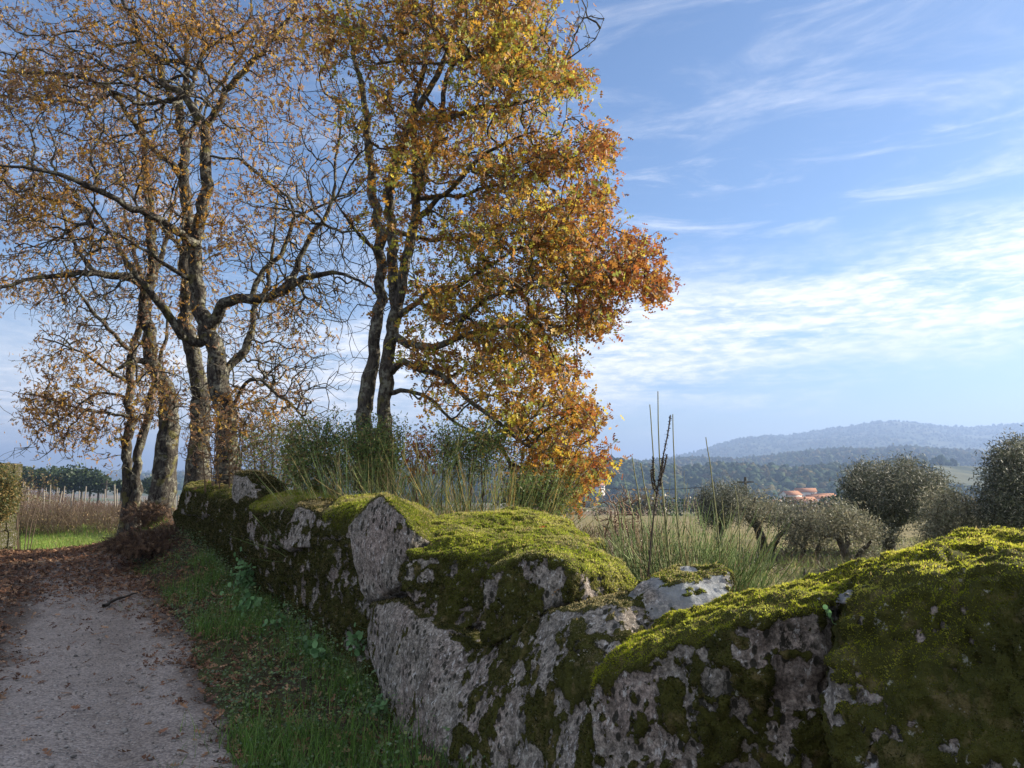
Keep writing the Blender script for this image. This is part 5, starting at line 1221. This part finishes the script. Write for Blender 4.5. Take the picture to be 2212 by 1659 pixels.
grass(7000, verge2, 'short sunlit grass by the bracken at the road bend', 102, (.05, .14), (.002, .004), np.array([[.14, .26, .04], [.18, .28, .05], [.12, .18, .04]]))
def leftside(rng, N):
    y_ = 4 + 11 * rng.random(N); s_ = -2.3 - 3.0 * rng.random(N); P = np.stack([s_, y_, 0 * y_], -1); k = fbm(P, .9, 3, 33) > .12; return (W(y_) + s_)[k], y_[k]
grass(16000, leftside, 'thin dull grass between the leaves on the left of the road', 103, (.03, .09), (.0018, .0035), np.array([[.07, .11, .03], [.10, .13, .04], [.12, .12, .05]]))
def bankf(rng, N):
    y_ = rng.uniform(18, 32, N); u = rng.uniform(-150, 330, N); return (u - 1106) / F * y_, y_
grass(26000, bankf, 'bright green sunlit grass on the bank across the road', 104, (.06, .2), (.006, .012), np.array([[.19, .28, .045], [.25, .31, .06], [.16, .22, .04], [.28, .25, .10]]))
def fieldf(rng, N):
    y_ = 4.5 + 24 * rng.random(N) ** 1.4; u = rng.uniform(1150, 2300, N); x_ = (u - 1106) / F * y_; P = np.stack([x_, y_, 0 * y_], -1); k = (fbm(P, .6, 3, 34) > -.1) & (x_ - W(y_) > 1.2); return x_[k], y_[k]
grass(42000, fieldf, 'pale green field grass between the olive trees', 105, (.06, .26), (.003, .006), np.array([[.17, .22, .06], [.24, .25, .09], [.13, .19, .05], [.30, .26, .12]]))

rng = np.random.default_rng(140); n = 26000; y_ = 2.8 + 11 * rng.random(n) ** 1.3; s_ = -1.05 * rng.random(n) ** 1.2
P = np.stack([s_, y_, 0 * y_], -1); k = (1.4 * fbm(P, 2.2, 3, 51) + .4 * smooth(s_, -.8, -.1) + .1 > rng.normal(size=n) * .25 + .15); y_, s_ = y_[k], s_[k]; n = len(y_); x_ = W(y_) + s_
c = np.stack([x_, y_, hgt(x_, y_) + .01 + .10 * rng.random(n) ** 2 * (1 + 1.2 * smooth(s_, -.5, -.05))], -1)
V, Fc = stamp(OVAL_V * np.array([1, 2.0, 1]), OVAL_F, c, rdir(n, rng) * [1, 1, .4], norm(rng.normal(size=(n, 3)) * .7 + [-.3, -.4, 1]), rng.uniform(.010, .032, n))
pal = np.array([[.12, .20, .07], [.16, .25, .10], [.09, .15, .06], [.14, .20, .12], [.20, .22, .08]])
tag(mesh('weeds', V, [Fc], M_GREENLEAF, np.repeat(pal[rng.integers(0, 5, n)] * rng.uniform(.7, 1.3, (n, 1)), 4, 0)), 'small round-leaved weeds creeping along the foot of the wall', 'weeds', kind='stuff')

PAL_LIT = np.array([[.20, .105, .06], [.13, .065, .04], [.26, .15, .085], [.09, .05, .035], [.32, .20, .12], [.17, .085, .05]])
def litter(name, N, sfun, TV, TF, size, label, seed, up=.012):
    rng = np.random.default_rng(seed); x_, y_ = sfun(rng, N); n = len(x_); z = hgt(x_, y_) + up * rng.uniform(.3, 2.0, n)
    a = rng.random(n) * 6.28; d = np.stack([np.cos(a), np.sin(a), rng.normal(size=n) * .25], -1)
    nn = norm(np.stack([rng.normal(size=n) * .35, rng.normal(size=n) * .35, np.ones(n)], -1))
    V, Fc = stamp(TV, TF, np.stack([x_, y_, z], -1), d, nn, rng.uniform(*size, n), rng.uniform(-.35, .5, n))
    C = np.repeat(PAL_LIT[rng.integers(0, len(PAL_LIT), n)] * rng.uniform(.6, 1.3, (n, 1)), len(TV), 0)
    return tag(mesh(name, V, [Fc], M_LITTER, C), label, 'fallen leaves', kind='stuff')
def roadleaves(rng, N):
    y_ = 3.0 + 13.5 * rng.random(N) ** .85; s_ = rng.uniform(-6.2, -.1, N); P = np.stack([s_, y_, 0 * y_], -1)
    dens = .04 + .75 * smooth(-s_ + .35 * fbm(P, .8, 3, 41), 2.5, 3.0) + .85 * smooth(s_ + .25 * fbm(P, 1.5, 2, 44), -1.5, -.8) + .9 * smooth(y_ + fbm(P, .7, 3, 42) - 1.0 * smooth(-s_, 1, 3), 8.3, 11)
    dens = dens * (1 - .25 * smooth(s_, -.9, -.3)); k = rng.random(N) < np.clip(dens, 0, 1) * .9
    return (W(y_) + s_)[k], y_[k]
litter('leaf_litter', 44000, roadleaves, OAK_V, OAK_F, (.035, .09), 'brown fallen oak leaves strewn along both sides of the road', 111)

# larger single leaves lying in the foreground
rng = np.random.default_rng(120); GLF = 'single fallen oak leaves on the near road and verge'
def one_leaf(p, size, colr, d, nrm_, label, group=None, curl=.3, name='fallen_leaf'):
    V, Fc = stamp(OAKF_V, OAKF_F, np.zeros((1, 3)), np.array([d], float), np.array([nrm_], float), np.array([size]), np.array([curl]))
    o = mesh(name, V, [Fc], M_LITTER, np.broadcast_to(np.array(colr), (len(V), 3)), smooth_=True); o.location = tuple(p); return tag(o, label, 'leaf', group)
for k in range(46):
    y_ = 3.4 + 3.6 * rng.random(); s_ = -rng.uniform(.3, 1.7) if k < 32 else -rng.uniform(1.7, 4.2)
    x_ = float(W(y_) + s_); a = rng.random() * 6.28
    one_leaf((x_, y_, gz_at(x_, y_) + .02), rng.uniform(.07, .11), PAL_LIT[rng.integers(0, 6)] * rng.uniform(1.0, 1.7), (math.cos(a), math.sin(a), rng.normal() * .2), (rng.normal() * .3, rng.normal() * .3, 1), 'curled pinkish-brown oak leaf fallen on the ground by the road edge', GLF, rng.uniform(-.3, .6))
p = pt(1212, 1302, 3.86)
one_leaf(p + np.array([-.03, 0, -.01]), .085, (.55, .36, .20), (.25, 0, 1), (0, -1, .3), 'pale curled oak leaf standing upright in the notch below the rounded boulder', None, .5)
p = pt(1158, 1152, 5.6); one_leaf(p + np.array([0, 0, .02]), .07, (.60, .17, .04), (1, .2, .2), (0, -.5, 1), 'small orange leaf lying on the mossy top of the flat boulder', None, .3)

# fallen stick on the road
a = pt(222, 1310, 9.2); b = pt(302, 1288, 10.2); t = np.linspace(0, 1, 16)[:, None]; q = a * (1 - t) + b * t; q[:, 2] = hgt(q[:, 0], q[:, 1]) + .02
q[:, :2] += np.cumsum(np.random.default_rng(3).normal(size=(16, 2)) * .012, 0)
V, Q = tubes(q[None], np.linspace(.022, .008, 16)[None], 6); o = mesh('fallen_stick', V - q[0], [Q], M_DARKPOST); o.location = tuple(q[0]); tag(o, 'dark crooked stick lying across the road among leaves', 'stick')

# pebbles on the road
rng = np.random.default_rng(130); n = 5200
y_ = 2.8 + 8 * rng.random(n) ** 1.7; s_ = rng.uniform(-4.4, -.9, n); x_ = W(y_) + s_; z_ = hgt(x_, y_)
rp = rng.gamma(2.0, .0025, n) + .0025; T = IV1[None] * (1 + .25 * rng.normal(size=(n, len(IV1), 1)).clip(-1, 1)) * np.array([1, .8, .5])
a = rng.random(n) * 6.28; X = T[..., 0] * np.cos(a)[:, None] - T[..., 1] * np.sin(a)[:, None]; Yv_ = T[..., 0] * np.sin(a)[:, None] + T[..., 1] * np.cos(a)[:, None]
V = np.stack([x_, y_, z_], -1)[:, None] + rp[:, None, None] * np.stack([X, Yv_, T[..., 2]], -1)
Fc = (IF1[None] + (np.arange(n) * len(IV1))[:, None, None]).reshape(-1, 3)
C = np.repeat(np.array([[.25, .235, .22]]) * rng.uniform(.5, 1.6, (n, 1)), len(IV1), 0)
tag(mesh('gravel', V.reshape(-1, 3), [Fc], M_LITTER, C), 'loose gravel on the road surface', 'gravel', kind='stuff')

# pennywort: round leaves on the foot of the wall
def penny(u, v, Y, ru, rv, n, label, seed, size=(.025, .055)):
    n = int(n * 1.6); rng = np.random.default_rng(seed); k = 10; an = np.linspace(0, 2 * np.pi, k, endpoint=False)
    tv = np.vstack([[(0, 0, -.12)], np.stack([np.cos(an), np.sin(an), .08 * np.cos(3 * an)], -1)]); tf = np.array([(0, 1 + j, 1 + (j + 1) % k) for j in range(k)])
    c = np.array([pt(u + rng.normal() * ru * .5, v + rng.normal() * rv * .5, Y + rng.normal() * .05) for _ in range(n)])
    c[:, 0] -= .0; face = norm(np.array([-.55, -.75, .55]) + rng.normal(size=(n, 3)) * .28)
    sz = rng.uniform(*size, n) * .62; V, Fc = stamp(tv, tf, c, norm(rng.normal(size=(n, 3))), face, sz)
    pal = np.array([[.12, .24, .09], [.15, .29, .11], [.09, .19, .07]]); parts = [(V, Fc, np.repeat(pal[rng.integers(0, 3, n)] * rng.uniform(.8, 1.3, (n, 1)), len(tv), 0))]
    e = c + np.array([.10, .08, -.10]) * min(1., size[1] / .04 - .2) + rng.normal(size=(n, 3)) * .03 * min(1., size[1] / .04)
    parts.append((*tubes(np.stack([c - face * .006, (c + e) / 2 + [0, 0, -.01], e], 1), np.full((n, 3), .0018), 3), (.12, .2, .08)))
    V, fs, C = join(parts); b0 = c.mean(0) ; o = mesh('pennywort_plant', V - b0, fs, M_GREENLEAF, C); o.location = tuple(b0); return tag(o, label, 'plant', 'pennyworts on the foot of the wall')
penny(525, 1245, 9.0, 26, 34, 60, 'pale green pennywort patch high on the moss-draped lower boulder', 141, (.03, .05))
penny(540, 1310, 8.2, 30, 22, 46, 'low cushion of pennywort leaves beside the leafy verge', 142, (.03, .055))
penny(600, 1350, 7.3, 36, 26, 26, 'scattered pennywort leaves under the brown and green boulder', 143, (.025, .04))
penny(668, 1400, 6.4, 22, 30, 26, 'cluster of large round pennywort leaves with a brown leaf on it', 144, (.03, .055))
penny(695, 1412, 6.0, 18, 22, 16, 'large pennywort leaves just right of the brown leaf cluster', 145, (.03, .055))
penny(770, 1390, 5.5, 22, 36, 26, 'pennywort leaves climbing left of the purple-grey slab', 146, (.02, .035))
penny(820, 1520, 4.75, 20, 22, 16, 'few small pennywort leaves low against the purple-grey slab', 147, (.015, .028))
penny(1790, 1325, 2.05, 8, 10, 3, 'tiny pennywort leaves in the notch under the pale rock chip', 148, (.010, .016))

# ------------------------------------------------------------------ haze
hx0, hx1, hy0, hy1, hz0, hz1 = -9500, 9500, -9200, 9500, -60, 300
V = np.array([(x, y, z) for x in (hx0, hx1) for y in (hy0, hy1) for z in (hz0, hz1)], float)
Fz = np.array([(0, 1, 3, 2), (4, 6, 7, 5), (0, 4, 5, 1), (2, 3, 7, 6), (0, 2, 6, 4), (1, 5, 7, 3)])
mh = bpy.data.materials.new('air_haze'); mh.use_nodes = True; th = NT(mh.node_tree); th.n.clear()
pv = th.new('ShaderNodeVolumePrincipled'); pv.inputs['Color'].default_value = (.34, .48, .78, 1); pv.inputs['Density'].default_value = .00034; pv.inputs['Anisotropy'].default_value = .2
oh = th.new('ShaderNodeOutputMaterial'); th.l.new(pv.outputs[0], oh.inputs['Volume'])
haze = mesh('haze', V, [Fz], mh); tag(haze, 'thin blue haze in the air over the valley', 'haze', kind='stuff')
